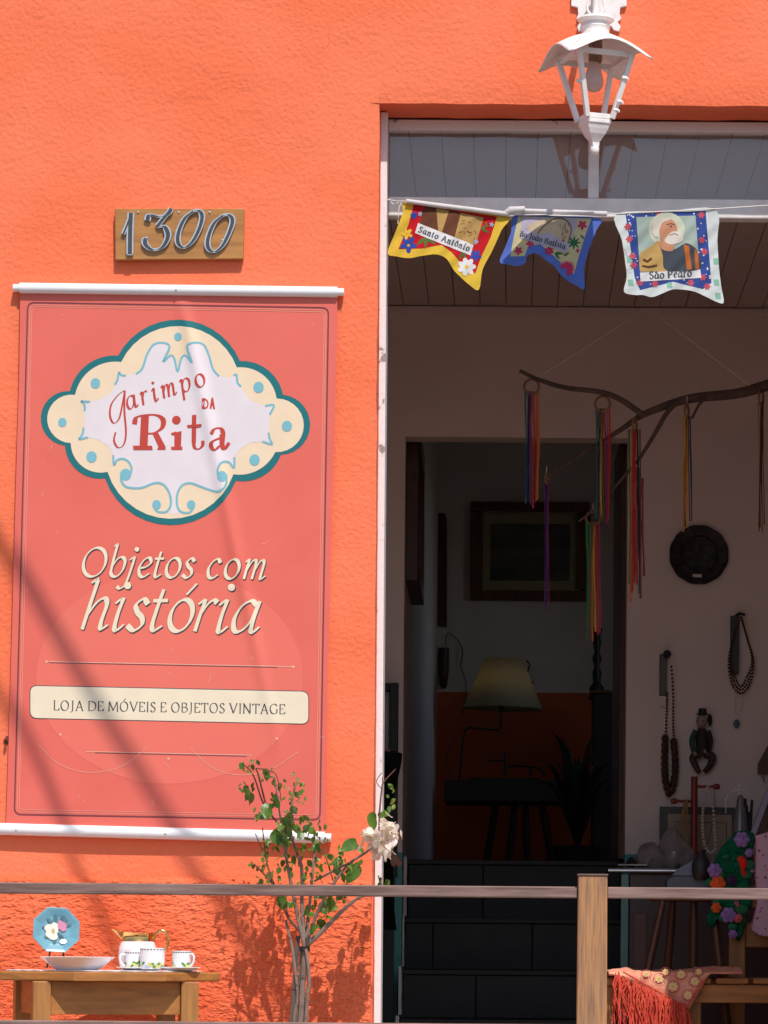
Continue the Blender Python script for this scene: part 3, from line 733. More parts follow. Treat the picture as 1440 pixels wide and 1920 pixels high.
for ci, (dg, name) in enumerate(zip(digits, ('1', '3', '0', '0'))):
    for lay, (nm, m, add, y0, th) in enumerate((('digit', M_zinc, 9.0, YP - 0.0065, 0.006), ('digit_inlay', M_inlay, -1.5, YP - 0.0078, 0.001))):
        P = P2()
        for sidx, st_ in enumerate(dg):
            q = [NZ(p.x, p.y) for p in catmull([(a, b, 0) for a, b in st_], 7)]
            thick = (17 if ci < 2 else 15) if not (ci == 0 and sidx == 0) else 9
            if ci == 0 and sidx == 2: thick = 5
            P.strip(q, (thick + add) / 2.0, -R(8), max(1.0, add + (2.5 if lay else 1.0)) / 2.0)
        if lay == 0:
            par = P.build(nm, lambda u, v: YP - 0.0065, m, np_, 0, sub=0.0001)
            md = par.modifiers.new('solid', 'SOLIDIFY'); md.thickness = 0.006; md.offset = 0
        else:
            P.build(nm, lambda u, v: YP - 0.0102, m, par, 0, sub=0.0001)
for u, v in ((259, 398), (335, 398), (393, 398), (244, 466), (308, 450), (417, 450)):
    MB().ball(W(u, v, YP - 0.0015), 0.0032, 0.002, 0.0032, 8, 6).build('nail', M_zinc, np_, smooth=True)
hk = W(12, 1390, 0)
tag(MB().tube([hk + Vector((0, 0.004, 0)), hk + Vector((0, -0.02, 0.001)), hk + Vector((0.003, -0.026, 0.006)), hk + Vector((0.006, -0.024, 0.014))], 0.004, 8).ball(hk + Vector((0, -0.003, 0)), 0.009, 0.004, 0.009).build('wall_hook', M_brown, smooth=True), 'small rusty hook in the orange wall beside the banner edge', 'hook')

# ---------------------------------------------------------------- wall lantern
LY = -0.29
lk = m_per_px(LY)
ax = W(1116, 150, LY)
def lz(v): return W(1116, v, LY).z
lan = thing('wall_lantern', 'white painted square metal lantern with a bare bulb on a wall bracket', 'lantern', (ax.x, 0, lz(293)))
M_lwhite = mat('lantern_white_paint', (0.66, 0.60, 0.58), rough=0.5, col2=(0.80, 0.76, 0.74), vscale=14, bump=0.25, bscale=70, dist=0.003, contrast=(0.25, 0.5))
Q = Matrix.Rotation(R(20), 3, 'Z')
def lp(x, y, z): 
    p = Q @ Vector((x, y, 0)); return Vector((ax.x + p.x, LY + p.y, z))
ht, hb = 0.0865, 0.0395                         # half side of the body at top and bottom
zt, zbm = lz(106), lz(226)
for sx, sy in ((-1, -1), (1, -1), (1, 1), (-1, 1)):
    a, b = lp(sx * ht, sy * ht, zt), lp(sx * hb, sy * hb, zbm)
    MB().bar(b, a, 0.015, 0.015, up=Q @ Vector((0, 1, 0))).build('corner_post', M_lwhite, lan, bevel=0.0015)
for z, h in ((zt - 0.006, ht), (zbm + 0.006, hb)):
    for k in range(4):
        c = [(-1, -1), (1, -1), (1, 1), (-1, 1)]
        a, b = c[k], c[(k + 1) % 4]
        MB().bar(lp(a[0] * (h - 0.006), a[1] * (h - 0.006), z), lp(b[0] * (h - 0.006), b[1] * (h - 0.006), z), 0.010, 0.016).build('cross_bar', M_lwhite, lan, bevel=0.001)
# roof: four panels flaring to a wavy eave
zr0, zr1 = lz(66), lz(123)
def roof(a, b):
    ang = a * 4; side = int(min(3, ang)); t = ang - side
    c = [(-1, -1), (1, -1), (1, 1), (-1, 1), (-1, -1)]
    ex, ey = c[side][0] + (c[side+1][0] - c[side][0]) * t, c[side][1] + (c[side+1][1] - c[side][1]) * t
    arch = 0.050 * (math.sin(math.pi * t)) ** 1.3
    e = 0.134
    r0 = 0.030
    l = math.hypot(ex, ey)
    x = (ex / l) * r0 * (1 - b) + ex * e * b; y = (ey / l) * r0 * (1 - b) + ey * e * b
    ze = zr1 + arch
    z = zr0 + (ze - zr0) * (b ** 1.55)
    return lp(x, y, z)
ro = MB().grid(roof, 48, 10).build('roof', M_lwhite, lan, smooth=True)
md = ro.modifiers.new('solid', 'SOLIDIFY'); md.thickness = 0.003
pr_ = lambda L_: [(w * lk / 2, lz(v)) for w, v in L_]
MB().lathe([(r, z) for r, z in pr_([(54, 72), (56, 66), (52, 62), (52, 56), (56, 52), (52, 48), (50, 44), (64, 41), (70, 38), (64, 34), (30, 31)])], (ax.x, LY, 0), 28).build('collar', M_lwhite, lan, smooth=True)
MB().lathe([(r * 1.30, z) for r, z in pr_([(50, 226), (52, 229), (52, 234), (46, 238), (42, 244), (34, 253), (22, 262), (15, 268), (14, 275)])], (ax.x, LY, 0), 4, rot=R(65)).build('cup', M_lwhite, lan)
MB().lathe([(max(1e-5, r), z) for r, z in pr_([(14, 274), (17, 277), (17, 284), (13, 289), (0, 293)])], (ax.x, LY, 0), 16).build('finial', M_lwhite, lan, smooth=True)
MB().lathe([(r, z) for r, z in pr_([(26, 70), (26, 112), (22, 118)])], (ax.x, LY, 0), 18).build('lamp_socket', mat('socket_brown', (0.20, 0.13, 0.09), rough=0.5), lan, smooth=True)
M_bulb = mat('frosted_bulb', (0.72, 0.58, 0.54), rough=0.25, var=0.03, trans=0.4)
MB().lathe([(max(1e-5, r), z) for r, z in pr_([(20, 117), (22, 124), (30, 136), (36, 150), (34, 161), (24, 169), (10, 172), (0, 172.5)])], (ax.x - 0.004, LY, 0), 20).build('bulb', M_bulb, lan, smooth=True)
for (u, v) in ((1086, 152), (1172, 146), (1162, 190), (1155, 206)):
    MB().bar(W(u - 5, v - 2, LY - 0.085), W(u + 6, v + 3, LY - 0.075), 0.006, 0.008).ball(W(u + 2, v + 1, LY - 0.084), 0.006).build('hinge', M_lwhite, lan, smooth=True)
# scalloped wall plate and arm
yb = -0.014
half = [(1071, -60), (1071, 11), (1083, 14), (1084, 26), (1081, 35), (1088, 41), (1082, 50), (1085, 59), (1095, 57), (1100, 49)]
out = half + [(1123, 47)] + [(2246 - u, v) for u, v in reversed(half)] + [(1160, -90), (1123, -120), (1086, -90)]
MB().prism([W(u, v, yb) for u, v in out], (0, 0.0135, 0)).build('wall_plate', M_lwhite, lan, bevel=0.002)
stem_t = lz(-70)
MB().tube(catmull([(ax.x, -0.01, stem_t - 0.06), (ax.x, -0.10, stem_t + 0.03), (ax.x, -0.22, stem_t + 0.04), (ax.x, LY, stem_t - 0.02), (ax.x, LY, lz(34))], 8), 0.010, 10).build('arm', M_lwhite, lan, smooth=True)
for sgn in (-1, 1):
    MB().tube(catmull([(ax.x + sgn * 0.012, LY, lz(30)), (ax.x + sgn * 0.026, LY, lz(16)), (ax.x + sgn * 0.020, LY, lz(-2)), (ax.x + sgn * 0.004, LY, lz(-14))], 6), 0.0035, 8).build('scroll', M_lwhite, lan, smooth=True)

# ---------------------------------------------------------------- bunting of three printed cloth flags
def cloth(name, c, var=0.06): return mat(name, c, rough=0.85, var=var, vscale=40, spec=0.15, bump=0.15, bscale=260, dist=0.002, trans=0.18)
def cl(name, rgb): return cloth(name, tuple(c * 0.78 for c in lin(*rgb)[:3]))
M_string = mat('white_string', (0.7, 0.66, 0.62), rough=0.9)
def flower(P, u, v, r, n=5, rot=0.0):
    for k in range(n):
        a = rot + 2 * math.pi * k / n
        P.circle(u + r * .55 * math.cos(a), v + r * .55 * math.sin(a), r * .50, 9, r * .30, a)
def leaf2(P, u, v, L_, a):
    c, s = math.cos(a), math.sin(a)
    P.poly([(u + x * c - y * s, v + x * s + y * c) for x, y in ((0, 0), (L_ * .35, L_ * .16), (L_ * .75, L_ * .10), (L_, 0), (L_ * .7, -L_ * .10), (L_ * .3, -L_ * .15))])
def make_flag(name, label, outline, inner, Yf, m_border, m_field, tube_a, tube_b, m_tube):
    t = thing(name, label, 'flag', W((tube_a[0] + tube_b[0]) / 2, (tube_a[1] + tube_b[1]) / 2, 0.10), 'saint flags of the bunting')
    o = [(p.x, p.y) for p in catmull([(a, b, 0) for a, b in outline], 4, True)]
    P2().poly(o).build('border_cloth', Yf, m_border, t, 0, cut=4)
    f = P2().poly(inner).build('field_cloth', Yf, m_field, t, 1.2, cut=4)
    A, B_ = W(tube_a[0], tube_a[1], Yf(*tube_a) - 0.009), W(tube_b[0], tube_b[1], Yf(*tube_b) - 0.009)
    if m_tube is not None:
        MB().tube([A, A.lerp(B_, .3) + Vector((0, 0, -.001)), A.lerp(B_, .6), B_], [0.0068, 0.0078, 0.0074, 0.0078], 14).build('sleeve', m_tube, t, smooth=True)
    for q in t.children:
        if q.type == 'MESH':
            for p in q.data.polygons: p.use_smooth = True
    return t, f
def flag_wave(u0, v0, ph, amp=0.010, fwd=0.05):
    return lambda u, v: 0.115 - fwd * max(0, (v - v0)) / 150.0 + amp * math.sin((u - u0) / 21.0 + ph + (v - v0) / 60.0) * min(1, max(0, (v - v0) / 60.0)) + 0.0022 * math.sin((u + v) / 6.5 + ph) * min(1, max(0, (v - v0) / 30.0))
# Santo Antonio
Y1 = flag_wave(760, 385, 0.4)
t1, f1 = make_flag('bunting_flag', 'yellow bordered red floral flag lettered Santo Antônio', [(763, 378), (850, 391), (951, 404), (940, 432), (922, 472), (905, 505), (898, 543), (880, 534), (852, 508), (838, 486), (818, 477), (790, 480), (768, 484), (745, 481), (727, 474), (742, 434), (755, 400)],
    [(776, 383), (932, 406), (920, 445), (902, 482), (891, 513), (868, 497), (846, 472), (828, 459), (790, 466), (747, 467), (766, 420)], Y1, cl('flag_yellow', (236, 196, 70)), cl('flag_red', (206, 30, 42)), (762, 377), (955, 402), cl('sleeve_white', (238, 232, 232)))
P2().poly([(798, 386), (907, 408), (892, 459), (786, 430)]).build('picture', Y1, cl('flag_straw', (196, 158, 98)), f1, 2.4, cut=4)
P = P2(); P.poly([(797, 386), (818, 390), (822, 436), (786, 430), (790, 404)]).poly([(842, 394), (864, 399), (852, 446), (828, 438)])
P.build('robe', Y1, cl('flag_brown', (112, 68, 48)), f1, 3.4, cut=4)
P = P2()
for k in range(16): 
    u, v = 866 + rr.uniform(0, 28), 408 + rr.uniform(4, 40); P.strip([(u, v), (u + rr.uniform(-9, 9), v + rr.uniform(-3, 6))], 1.2)
P.build('field_strokes', Y1, cl('flag_sienna', (150, 92, 50)), f1, 3.4, cut=4)
P2().poly([(784, 418), (888, 459), (882, 479), (778, 437)]).build('label_strip', Y1, cl('flag_white', (240, 236, 236)), f1, 4.6, cut=4)
P = P2(); write(P, 'Santo Antônio', 784, 434.5, 878.5, 471, 7.4, 0, 0.34, 10, 0.17, serif=0.2); P.build('lettering', Y1, B_ink, f1, 6, cut=4)
P = P2(); flower(P, 875, 500, 17, 7); P.build('white_flower', Y1, cl('flag_white', (240, 236, 236)), f1, 3, cut=4)
for u, v, q, n in ((766, 458, 16, 5), (892, 479, 11, 5), (776, 404, 6.5, 8)):
    P = P2(); flower(P, u, v, q, n, .3); P.build('blue_flower', Y1, cl('flag_blue', (58, 82, 176)), f1, 3, cut=4)
P = P2(); flower(P, 763, 438, 11, 5, .5); P.circle(875, 500, 3.6); P.circle(766, 460, 2.6); P.build('yellow_flower', Y1, cl('flag_yellow', (236, 196, 70)), f1, 4, cut=4)
P = P2()
for u, v, L_, a in ((800, 445, 24, 2.5), (800, 445, 22, 1.7), (800, 445, 22, .7), (800, 445, 24, .15), (902, 428, 18, .5), (902, 428, 16, -.4), (866, 474, 16, .9), (866, 474, 15, 1.9), (910, 415, 12, 1.2)): leaf2(P, u, v, L_, a)
P.build('green_leaves', Y1, cl('flag_green', (96, 128, 62)), f1, 2.6, cut=4)
P = P2()
for u, v in ((788, 401), (922, 421), (893, 453)): flower(P, u, v, 4.5, 5)
P.build('small_flowers', Y1, cl('flag_pale_blue', (176, 190, 226)), f1, 3, cut=4)
# Sao Joao Batista
Y2 = flag_wave(968, 400, 2.2, 0.013, 0.035)
t2, f2 = make_flag('bunting_flag', 'blue bordered cream floral flag lettered São João Batista', [(967, 402), (1040, 405), (1124, 409), (1118, 432), (1104, 470), (1095, 505), (1096, 541), (1080, 535), (1056, 520), (1038, 498), (1022, 487), (1010, 477), (999, 475), (988, 480), (985, 493), (970, 499), (955, 496), (937, 491), (946, 466), (958, 436)],
    [(972, 405), (1109, 410), (1098, 440), (1087, 475), (1076, 514), (1050, 491), (1027, 469), (1012, 458), (990, 462), (984, 480), (957, 481), (962, 450)], Y2, cl('flag_cornflower', (96, 124, 208)), cl('flag_cream', (222, 208, 158)), (958, 394), (1138, 401), cl('sleeve_white', (238, 232, 232)))
P2().poly([(975, 407), (1084, 410), (1070, 458), (978, 432)]).build('picture', Y2, cl('flag_lilac', (196, 184, 206)), f2, 2.4, cut=4)
P = P2(); P.poly([(p.x, p.y) for p in catmull([(988, 428, 0), (1002, 416, 0), (1020, 412, 0), (1040, 407, 0), (1062, 412, 0), (1072, 428, 0), (1066, 455, 0), (1045, 446, 0), (1030, 436, 0), (1012, 440, 0)], 5, True)]); P.build('lamb', Y2, cl('flag_wool', (214, 192, 160)), f2, 3.4, cut=4)
P = P2(); P.strip([(p.x, p.y) for p in catmull([(1008, 438, 0), (1020, 424, 0), (1040, 410, 0), (1060, 412, 0), (1071, 428, 0), (1066, 452, 0)], 6)], 1.8)
for k in range(20): 
    u, v = 1050 + rr.uniform(0, 18), 416 + rr.uniform(0, 34); P.strip([(u, v), (u + rr.uniform(-1, 2), v + rr.uniform(3, 7))], 0.9)
P.build('lamb_outline', Y2, cl('flag_brown', (112, 68, 48)), f2, 4.6, cut=4)
P2().poly([(975, 430), (1068, 457), (1064, 474), (977, 447)]).build('label_strip', Y2, cl('flag_lilac', (196, 184, 206)), f2, 5.6, cut=4)
P = P2(); write(P, 'ão João Batista', 974.5, 442, 1059, 467, 6.8, 0, 0.32, 10, 0.17, serif=0.2); P.build('lettering', Y2, B_ink, f2, 7, cut=4)
P = P2()
for k in range(13): leaf2(P, 1063, 503, 16, -2.9 + k * 0.36)
P.build('pink_flower', Y2, cl('flag_pink', (206, 62, 104)), f2, 3, cut=4)
for u, v, q, n in ((1030, 470, 9, 6), (1092, 422, 9, 5), (994, 456, 8, 5), (972, 470, 8, 5), (1083, 470, 4, 5)):
    P = P2(); flower(P, u, v, q, n, .4); P.build('pink_flower', Y2, cl('flag_pink', (206, 62, 104)), f2, 3, cut=4)
P = P2()
for k in range(8): leaf2(P, 1076, 455, 14, k * 0.8)
for u, v, L_, a in ((1040, 474, 18, .1), (1040, 474, 16, .9), (1056, 480, 14, -.5), (1088, 440, 12, .8)): leaf2(P, u, v, L_, a)
P.build('green_leaves', Y2, cl('flag_dark_green', (60, 118, 78)), f2, 2.8, cut=4)
for (a, b) in (((948, 400), (966, 392)),): MB().tube([W(a[0], a[1], .103), W(957, 395, .098), W(b[0] + 18, b[1], .101)], [0.009, 0.013, 0.009], 10).build('knot', cl('sleeve_white', (238, 232, 232)), t2, smooth=True)
# Sao Pedro
Y3 = flag_wave(1155, 400, 4.4, 0.009, 0.03)
t3, f3 = make_flag('bunting_flag', 'white bordered blue floral flag with a bearded man lettered São Pedro', [(1156, 401), (1250, 396), (1341, 392), (1345, 450), (1348, 500), (1352, 535), (1357, 567), (1344, 566), (1325, 557), (1303, 547), (1280, 543), (1260, 543), (1240, 551), (1222, 557), (1205, 553), (1190, 553), (1170, 547), (1175, 520), (1172, 490), (1166, 450)],
    [(1173, 402), (1323, 395), (1334, 530), (1318, 542), (1262, 528), (1200, 544), (1190, 520), (1181, 455)], Y3, cl('flag_pale', (226, 232, 230)), cl('flag_navy', (62, 84, 158)), (1156, 401), (1341, 392), None)
P = P2()
for k in range(150):
    u, v = rr.uniform(1172, 1334), rr.uniform(396, 545)
    if 1196 < u < 1308 and 406 < v < 522: continue
    if v > 528 + abs(u - 1262) * .18: continue
    P.circle(u, v, rr.uniform(1.0, 2.2), 6)
P.build('white_sprigs', Y3, cl('flag_white', (240, 236, 236)), f3, 2.2, cut=4)['kind'] = 'stuff'
P = P2()
for u, v in ((1177, 425), (1180, 448), (1235, 400), (1315, 403), (1316, 450), (1321, 472), (1186, 480), (1188, 497), (1200, 530), (1228, 532), (1295, 530), (1326, 537), (1318, 520)):
    P = P2(); flower(P, u, v, 6.5, 6); P.build('red_flower', Y3, cl('flag_rose', (214, 92, 108)), f3, 3.2, cut=4)
for u, v in ((1180, 487), (1182, 530), (1342, 490), (1343, 530), (1346, 555), (1255, 534)): P2().poly([(u - 5, v - 6), (u + 5, v - 6), (u + 6, v + 6), (u - 4, v + 6)]).build('mint_patch', Y3, cl('flag_mint', (150, 196, 176)), f3, 1.0, cut=4)
pic = P2().poly([(1193, 407), (1304, 404), (1312, 507), (1200, 510)]).build('picture', Y3, cl('flag_sage', (176, 192, 182)), f3, 3.6, cut=4)
cm = lambda pts, n=4: [(p.x, p.y) for p in catmull([(a, b, 0) for a, b in pts], n, True)]
P2().circle(1250, 430, 34, 24, 32).build('halo', Y3, cl('flag_halo', (216, 218, 196)), f3, 4.2, cut=4)
P2().poly(cm([(1199, 500), (1200, 476), (1220, 462), (1236, 452), (1246, 480), (1250, 507), (1225, 509), (1203, 509)])).build('ochre_cloak', Y3, cl('flag_ochre', (206, 168, 104)), f3, 5, cut=4)
P2().poly(cm([(1238, 456), (1262, 468), (1285, 456), (1300, 462), (1309, 475), (1311, 505), (1250, 507), (1243, 480)])).build('dark_robe', Y3, cl('flag_slate', (78, 84, 94)), f3, 5.6, cut=4)
P2().poly([(1282, 458), (1292, 462), (1297, 505), (1288, 506)]).poly([(1302, 465), (1309, 476), (1311, 504), (1304, 505)]).build('orange_stole', Y3, cl('flag_orange', (206, 112, 52)), f3, 6.6, cut=4)
P2().poly(cm([(1236, 425), (1240, 412), (1256, 410), (1266, 418), (1270, 432), (1264, 446), (1262, 470), (1240, 466), (1238, 445)])).build('face', Y3, cl('flag_skin', (214, 152, 118)), f3, 7.2, cut=4)
P2().poly(cm([(1223, 432), (1228, 415), (1246, 408), (1258, 411), (1242, 418), (1236, 432), (1234, 444), (1226, 442)])).poly(cm([(1250, 444), (1262, 434), (1276, 437), (1281, 448), (1272, 456), (1256, 458), (1246, 452)])).build('white_hair', Y3, cl('flag_hair', (230, 220, 208)), f3, 8.0, cut=4)
P2().circle(1258, 424, 2.2, 8, 1.3).strip([(1250, 421), (1258, 419), (1265, 421)], 1.3).strip([(1256, 441), (1264, 438), (1272, 441)], 1.3).strip([(1206, 486), (1214, 490), (1222, 484)], 4).strip([(1204, 498), (1216, 500), (1232, 497)], 3).build('dark_features', Y3, cl('flag_brown', (112, 68, 48)), f3, 9.0, cut=4)
P2().poly([(1200, 511), (1313, 505), (1315, 521), (1201, 528)]).build('label_strip', Y3, cl('flag_white', (240, 236, 236)), f3, 5, cut=4)
P = P2(); write(P, 'São Pedro', 1218, 523, 1297, 518, 9.2, 0, 0.32, 10, 0.17, serif=0.2); P.build('lettering', Y3, B_ink, f3, 7, cut=4)
# the string they hang from
s_ = MB().tube(catmull([W(724, 374, .165), W(745, 377, .14), W(763, 378, .108), W(860, 389, .102), W(953, 402, .105), W(1050, 402, .100), (W(1140, 400, .105)), W(1156, 400.5, .113), W(1250, 396, .112), W(1341, 391.5, .113), W(1440, 385, .14), W(1510, 381, .165)], 6), 0.0018, 6)
s_.tube(catmull([W(730, 373, .16), W(738, 383, .15), W(752, 378, .15), W(748, 392, .148), W(746, 420, .147)], 6), 0.0016, 6)
tag(s_.build('bunting_string', M_string, smooth=True), 'thin white string tied across the doorway carrying the saint flags', 'string')

# ---------------------------------------------------------------- branch mobile with ribbon rings in the vestibule
BRY = 1.30
M_bark = mat('branch_bark', (0.10, 0.055, 0.038), rough=0.8, var=0.3, vscale=30, bump=0.6, bscale=60, dist=0.006)
def wp(pts, Y, dy=0.0): return catmull([W(u, v, Y + dy * i / max(1, len(pts) - 1)) for i, (u, v) in enumerate(pts)], 6)
bk = m_per_px(BRY)
branch = thing('branch_mobile', 'forked bare branch hung on a thread below the boarded ceiling', 'branch', W(1200, 775, BRY))
main = MB().tube(wp([(1540, 690), (1440, 722), (1380, 738), (1310, 745), (1265, 755), (1205, 778), (1165, 805), (1120, 833), (1070, 865), (1026, 892)], BRY, 0.06), [0.022, 0.019, 0.017, 0.015, 0.011, 0.008, 0.005, 0.0035], 10)
main.build('limb', M_bark, branch, smooth=True)
MB().tube(wp([(974, 695), (1010, 712), (1060, 727), (1125, 735), (1165, 750), (1205, 778)], BRY - 0.02, 0.02), [0.0065, 0.008, 0.009, 0.010, 0.011], 9).build('limb', M_bark, branch, smooth=True)
MB().tube(wp([(1272, 752), (1250, 775), (1225, 818), (1198, 862)], BRY, 0.05), [0.010, 0.009, 0.008, 0.006], 8).build('limb', M_bark, branch, smooth=True)
MB().tube(wp([(1322, 747), (1310, 760), (1297, 785)], BRY, -0.02), [0.006, 0.004], 7).build('limb', M_bark, branch, smooth=True)
MB().tube(wp([(1198, 862), (1160, 905), (1120, 950), (1085, 978)], BRY + 0.05, 0.05), [0.006, 0.004], 7).build('limb', M_bark, branch, smooth=True)
MB().tube([W(1008, 708, BRY), W(1215, 578, BRY), W(1412, 728, BRY)], 0.0011, 5).build('thread', M_string, branch)
RC = {'teal': (0.02, 0.16, 0.16), 'navy': (0.02, 0.03, 0.12), 'purple': (0.14, 0.03, 0.16), 'red': (0.50, 0.025, 0.02), 'orange': (0.62, 0.13, 0.02), 'green': (0.03, 0.16, 0.05), 'brown': (0.14, 0.06, 0.03),
      'yellow': (0.62, 0.36, 0.04), 'magenta': (0.34, 0.02, 0.08), 'pink': (0.5, 0.10, 0.15), 'white': (0.45, 0.42, 0.42), 'black': (0.02, 0.02, 0.025)}
RM = {k: mat('ribbon_' + k, v, rough=0.7, var=0.1, vscale=50) for k, v in RC.items()}
M_ring = mat('wooden_ring', (0.28, 0.13, 0.06), rough=0.5, var=0.2, vscale=40)
def hanger(u, v, r, face, v1, cols, w, dY, lab, tail=20):
    t = thing('ribbon_hanger', lab, 'ribbon hanger', W(u, v + r, BRY + dY), 'ribbon rings hung on the branch')
    c = W(u, v, BRY + dY); k = m_per_px(BRY + dY); rr_ = r * k
    a = 0.0 if face else R(72)
    pts = [c + Vector((math.cos(a) * rr_ * math.cos(q), math.sin(a) * rr_ * math.cos(q), rr_ * math.sin(q))) for q in (2 * math.pi * i / 24 for i in range(24))]
    MB().tube(pts, 0.0045, 8, closed=True).build('ring', M_ring, t, smooth=True)
    n = len(cols)
    MB().tube([c + Vector((0, 0, rr_ * 0.9)), c + Vector((0, 0, rr_ + 0.03))], 0.0014, 5).build('loop', M_string, t)
    for i, cn in enumerate(cols):
        x0 = u - w / 2 + w * (i + 0.5) / n; wd = w / n * rr.uniform(0.95, 1.35)
        e = v1 - rr.uniform(0, tail); m = 7; s = MB(); yo = dY + rr.uniform(-0.012, 0.012)
        prev = None
        def cen(q):
            return x0 + (rr.uniform(-.7, .7) if 0 < q < 1 else 0) + 1.6 * math.sin(3 * q + i)
        for j in range(m + 1):
            q = j / m; cx = cen(q); vv = v + r * 0.6 + (e - v - r * 0.6) * q; tw = math.cos(1.2 * math.sin(2.2 * q + i * 1.7))
            hw = wd / 2 * max(0.6, abs(tw)); yy = BRY + yo + 0.004 * math.sin(4 * q + i)
            a_, b_ = W(cx - hw, vv, yy - 0.002 * tw), W(cx + hw, vv, yy + 0.002 * tw)
            s.v += [a_, b_]
            if j: o = len(s.v); s.f.append((o - 4, o - 3, o - 1, o - 2))
        s.build('ribbon', RM[cn], t, smooth=True)
hanger(997, 725, 14, True, 955, ['teal', 'navy', 'black', 'purple', 'red', 'red', 'orange', 'orange'], 27, -0.01, 'wooden ring with teal purple and orange ribbons at the thin upper branch tip')
hanger(1130, 757, 14, True, 985, ['teal', 'black', 'brown', 'yellow', 'brown', 'magenta', 'magenta', 'red'], 27, 0.01, 'wooden ring with black yellow and magenta ribbons hung midway on the thin limb')
hanger(1190, 797, 13, False, 1135, ['green', 'orange', 'red', 'red', 'red', 'black', 'brown'], 24, 0.0, 'turned ring with a thick bunch of red ribbons at the fork of the branch', 60)
hanger(1288, 772, 13, False, 1000, ['yellow', 'orange', 'brown', 'yellow', 'brown', 'navy'], 18, -0.01, 'turned ring with mustard and brown ribbons above the dark wall plate', 30)
hanger(1427, 745, 16, False, 1000, ['yellow', 'brown', 'brown', 'black', 'brown'], 13, 0.0, 'narrow ring with dull brown ribbons on the thick end of the branch')
hanger(1112, 972, 13, True, 1205, ['green', 'green', 'brown', 'orange', 'yellow', 'red', 'magenta'], 27, 0.10, 'low wooden ring with green yellow and crimson ribbons on the lowest twig', 40)
hanger(1025, 898, 8, False, 1150, ['purple', 'black', 'navy', 'purple', 'magenta'], 11, 0.06, 'thin bunch of violet ribbons at the drooping tip of the branch', 16)
hanger(1196, 890, 12, False, 1125, ['orange', 'pink', 'white', 'magenta', 'magenta'], 26, 0.05, 'turned ring with pink and crimson ribbons on the lower side limb', 60)

# ---------------------------------------------------------------- things on the inner wall
WY = YW - 0.004
wk = m_per_px(WY)
M_pewter = mat('dark_pewter', (0.035, 0.030, 0.030), rough=0.45, metal=0.6, var=0.4, vscale=40, bump=0.8, bscale=50, dist=0.01)
c = W(1310, 1041, WY)
pt = thing('embossed_wall_plate', 'round dark embossed metal plate with a scalloped rim hung on the wall', 'wall plate', c)
axm = Matrix(((1, 0, 0), (0, 0, -1), (0, 1, 0)))
prof = [(0.001, .006), (.036, .007), (.062, .009), (.072, .013), (.078, .010), (.105, .016), (.114, .020), (.1165, .018), (.112, .010), (.06, .002)]
mbp = MB().lathe([(r, z) for r, z in prof], c, 60, axis=axm)
for i, p in enumerate(mbp.v):
    d = Vector((p.x - c.x, 0, p.z - c.z)); L_ = d.length
    if L_ > 0.09: 
        a = math.atan2(d.z, d.x); s = 1 + 0.022 * abs(math.sin(a * 6)); mbp.v[i] = Vector((c.x + d.x * s, p.y, c.z + d.z * s))
mbp.build('dish', M_pewter, pt, smooth=True)
a = W(1299, 1076, WY - 0.02); b_ = W(1316, 1083, WY - 0.02)
MB().box(a.x, b_.x, WY - 0.0125, WY - 0.0115, b_.z, a.z).build('price_tag', M_iwhite, pt)
M_bead = mat('brown_bead', (0.055, 0.022, 0.014), rough=0.35, var=0.3, vscale=60)
M_bead2 = mat('bone_bead', (0.62, 0.58, 0.54), rough=0.4, var=0.1, vscale=60)
M_gold = mat('old_gold', (0.55, 0.36, 0.16), rough=0.35, metal=0.7)
def bead_line(P, pts, r0, step, Y, sq=1.0):
    """Beads threaded along a path: one small ball after another."""
    q = catmull([W(u, v, Y) for u, v in pts], 14); acc = 0.0; last = q[0]
    P.ball(q[0], r0, r0, r0 * sq, 8, 6)
    for p in q[1:]:
        acc += (p - last).length; last = p
        if acc >= step: P.ball(p, r0, r0, r0 * sq, 8, 6); acc = 0.0
nk = thing('hanging_necklaces', 'long brown bead necklaces on a black peg below the wall plate', 'necklaces', W(1253, 1225, WY))
MB().tube([W(1251, 1226, WY), W(1251, 1226, WY - 0.06)], 0.008, 10).ball(W(1251, 1226, WY - 0.062), 0.016, 0.012, 0.016).build('peg', M_black, nk, smooth=True)
MB().box(W(1246, 0, WY).x, W(1259, 0, WY).x, WY - 0.035, WY - 0.01, W(1250, 1305, WY).z, W(1250, 1228, WY).z).build('wooden_clasp', M_bead, nk, bevel=0.003)
MB().box(W(1245, 0, WY).x, W(1258, 0, WY).x, WY - 0.037, WY - 0.034, W(1250, 1325, WY).z, W(1250, 1307, WY).z).build('paper_tag', M_iwhite, nk)
P = MB(); bead_line(P, [(1251, 1300), (1250, 1340), (1248, 1385)], 0.005, 0.010, WY - .03); bead_line(P, [(1259, 1250), (1262, 1300), (1262, 1345), (1263, 1385)], 0.005, 0.010, WY - .03)
P.build('small_beads', M_bead, nk, smooth=True)
P = MB(); bead_line(P, [(1247, 1385), (1246, 1430), (1248, 1465), (1256, 1488), (1264, 1465), (1266, 1430), (1263, 1385)], 0.0155, 0.021, WY - .03, 1.2); P.build('large_beads', M_bead, nk, smooth=True)
n2 = thing('hanging_necklaces', 'looped brown chain necklaces with a turquoise pendant on a hook', 'necklaces', W(1386, 1150, WY))
MB().tube([W(1376, 1158, WY), W(1386, 1150, WY - .03), W(1397, 1153, WY - .03)], 0.006, 8).build('hook', M_black, n2, smooth=True)
MB().box(W(1378, 0, WY).x, W(1394, 0, WY).x, WY - .03, WY - .005, W(1386, 1265, WY).z, W(1386, 1156, WY).z).build('wooden_clasp', mat('grey_wood', (0.06, 0.06, 0.06), rough=0.6), n2, bevel=0.003)
P = MB()
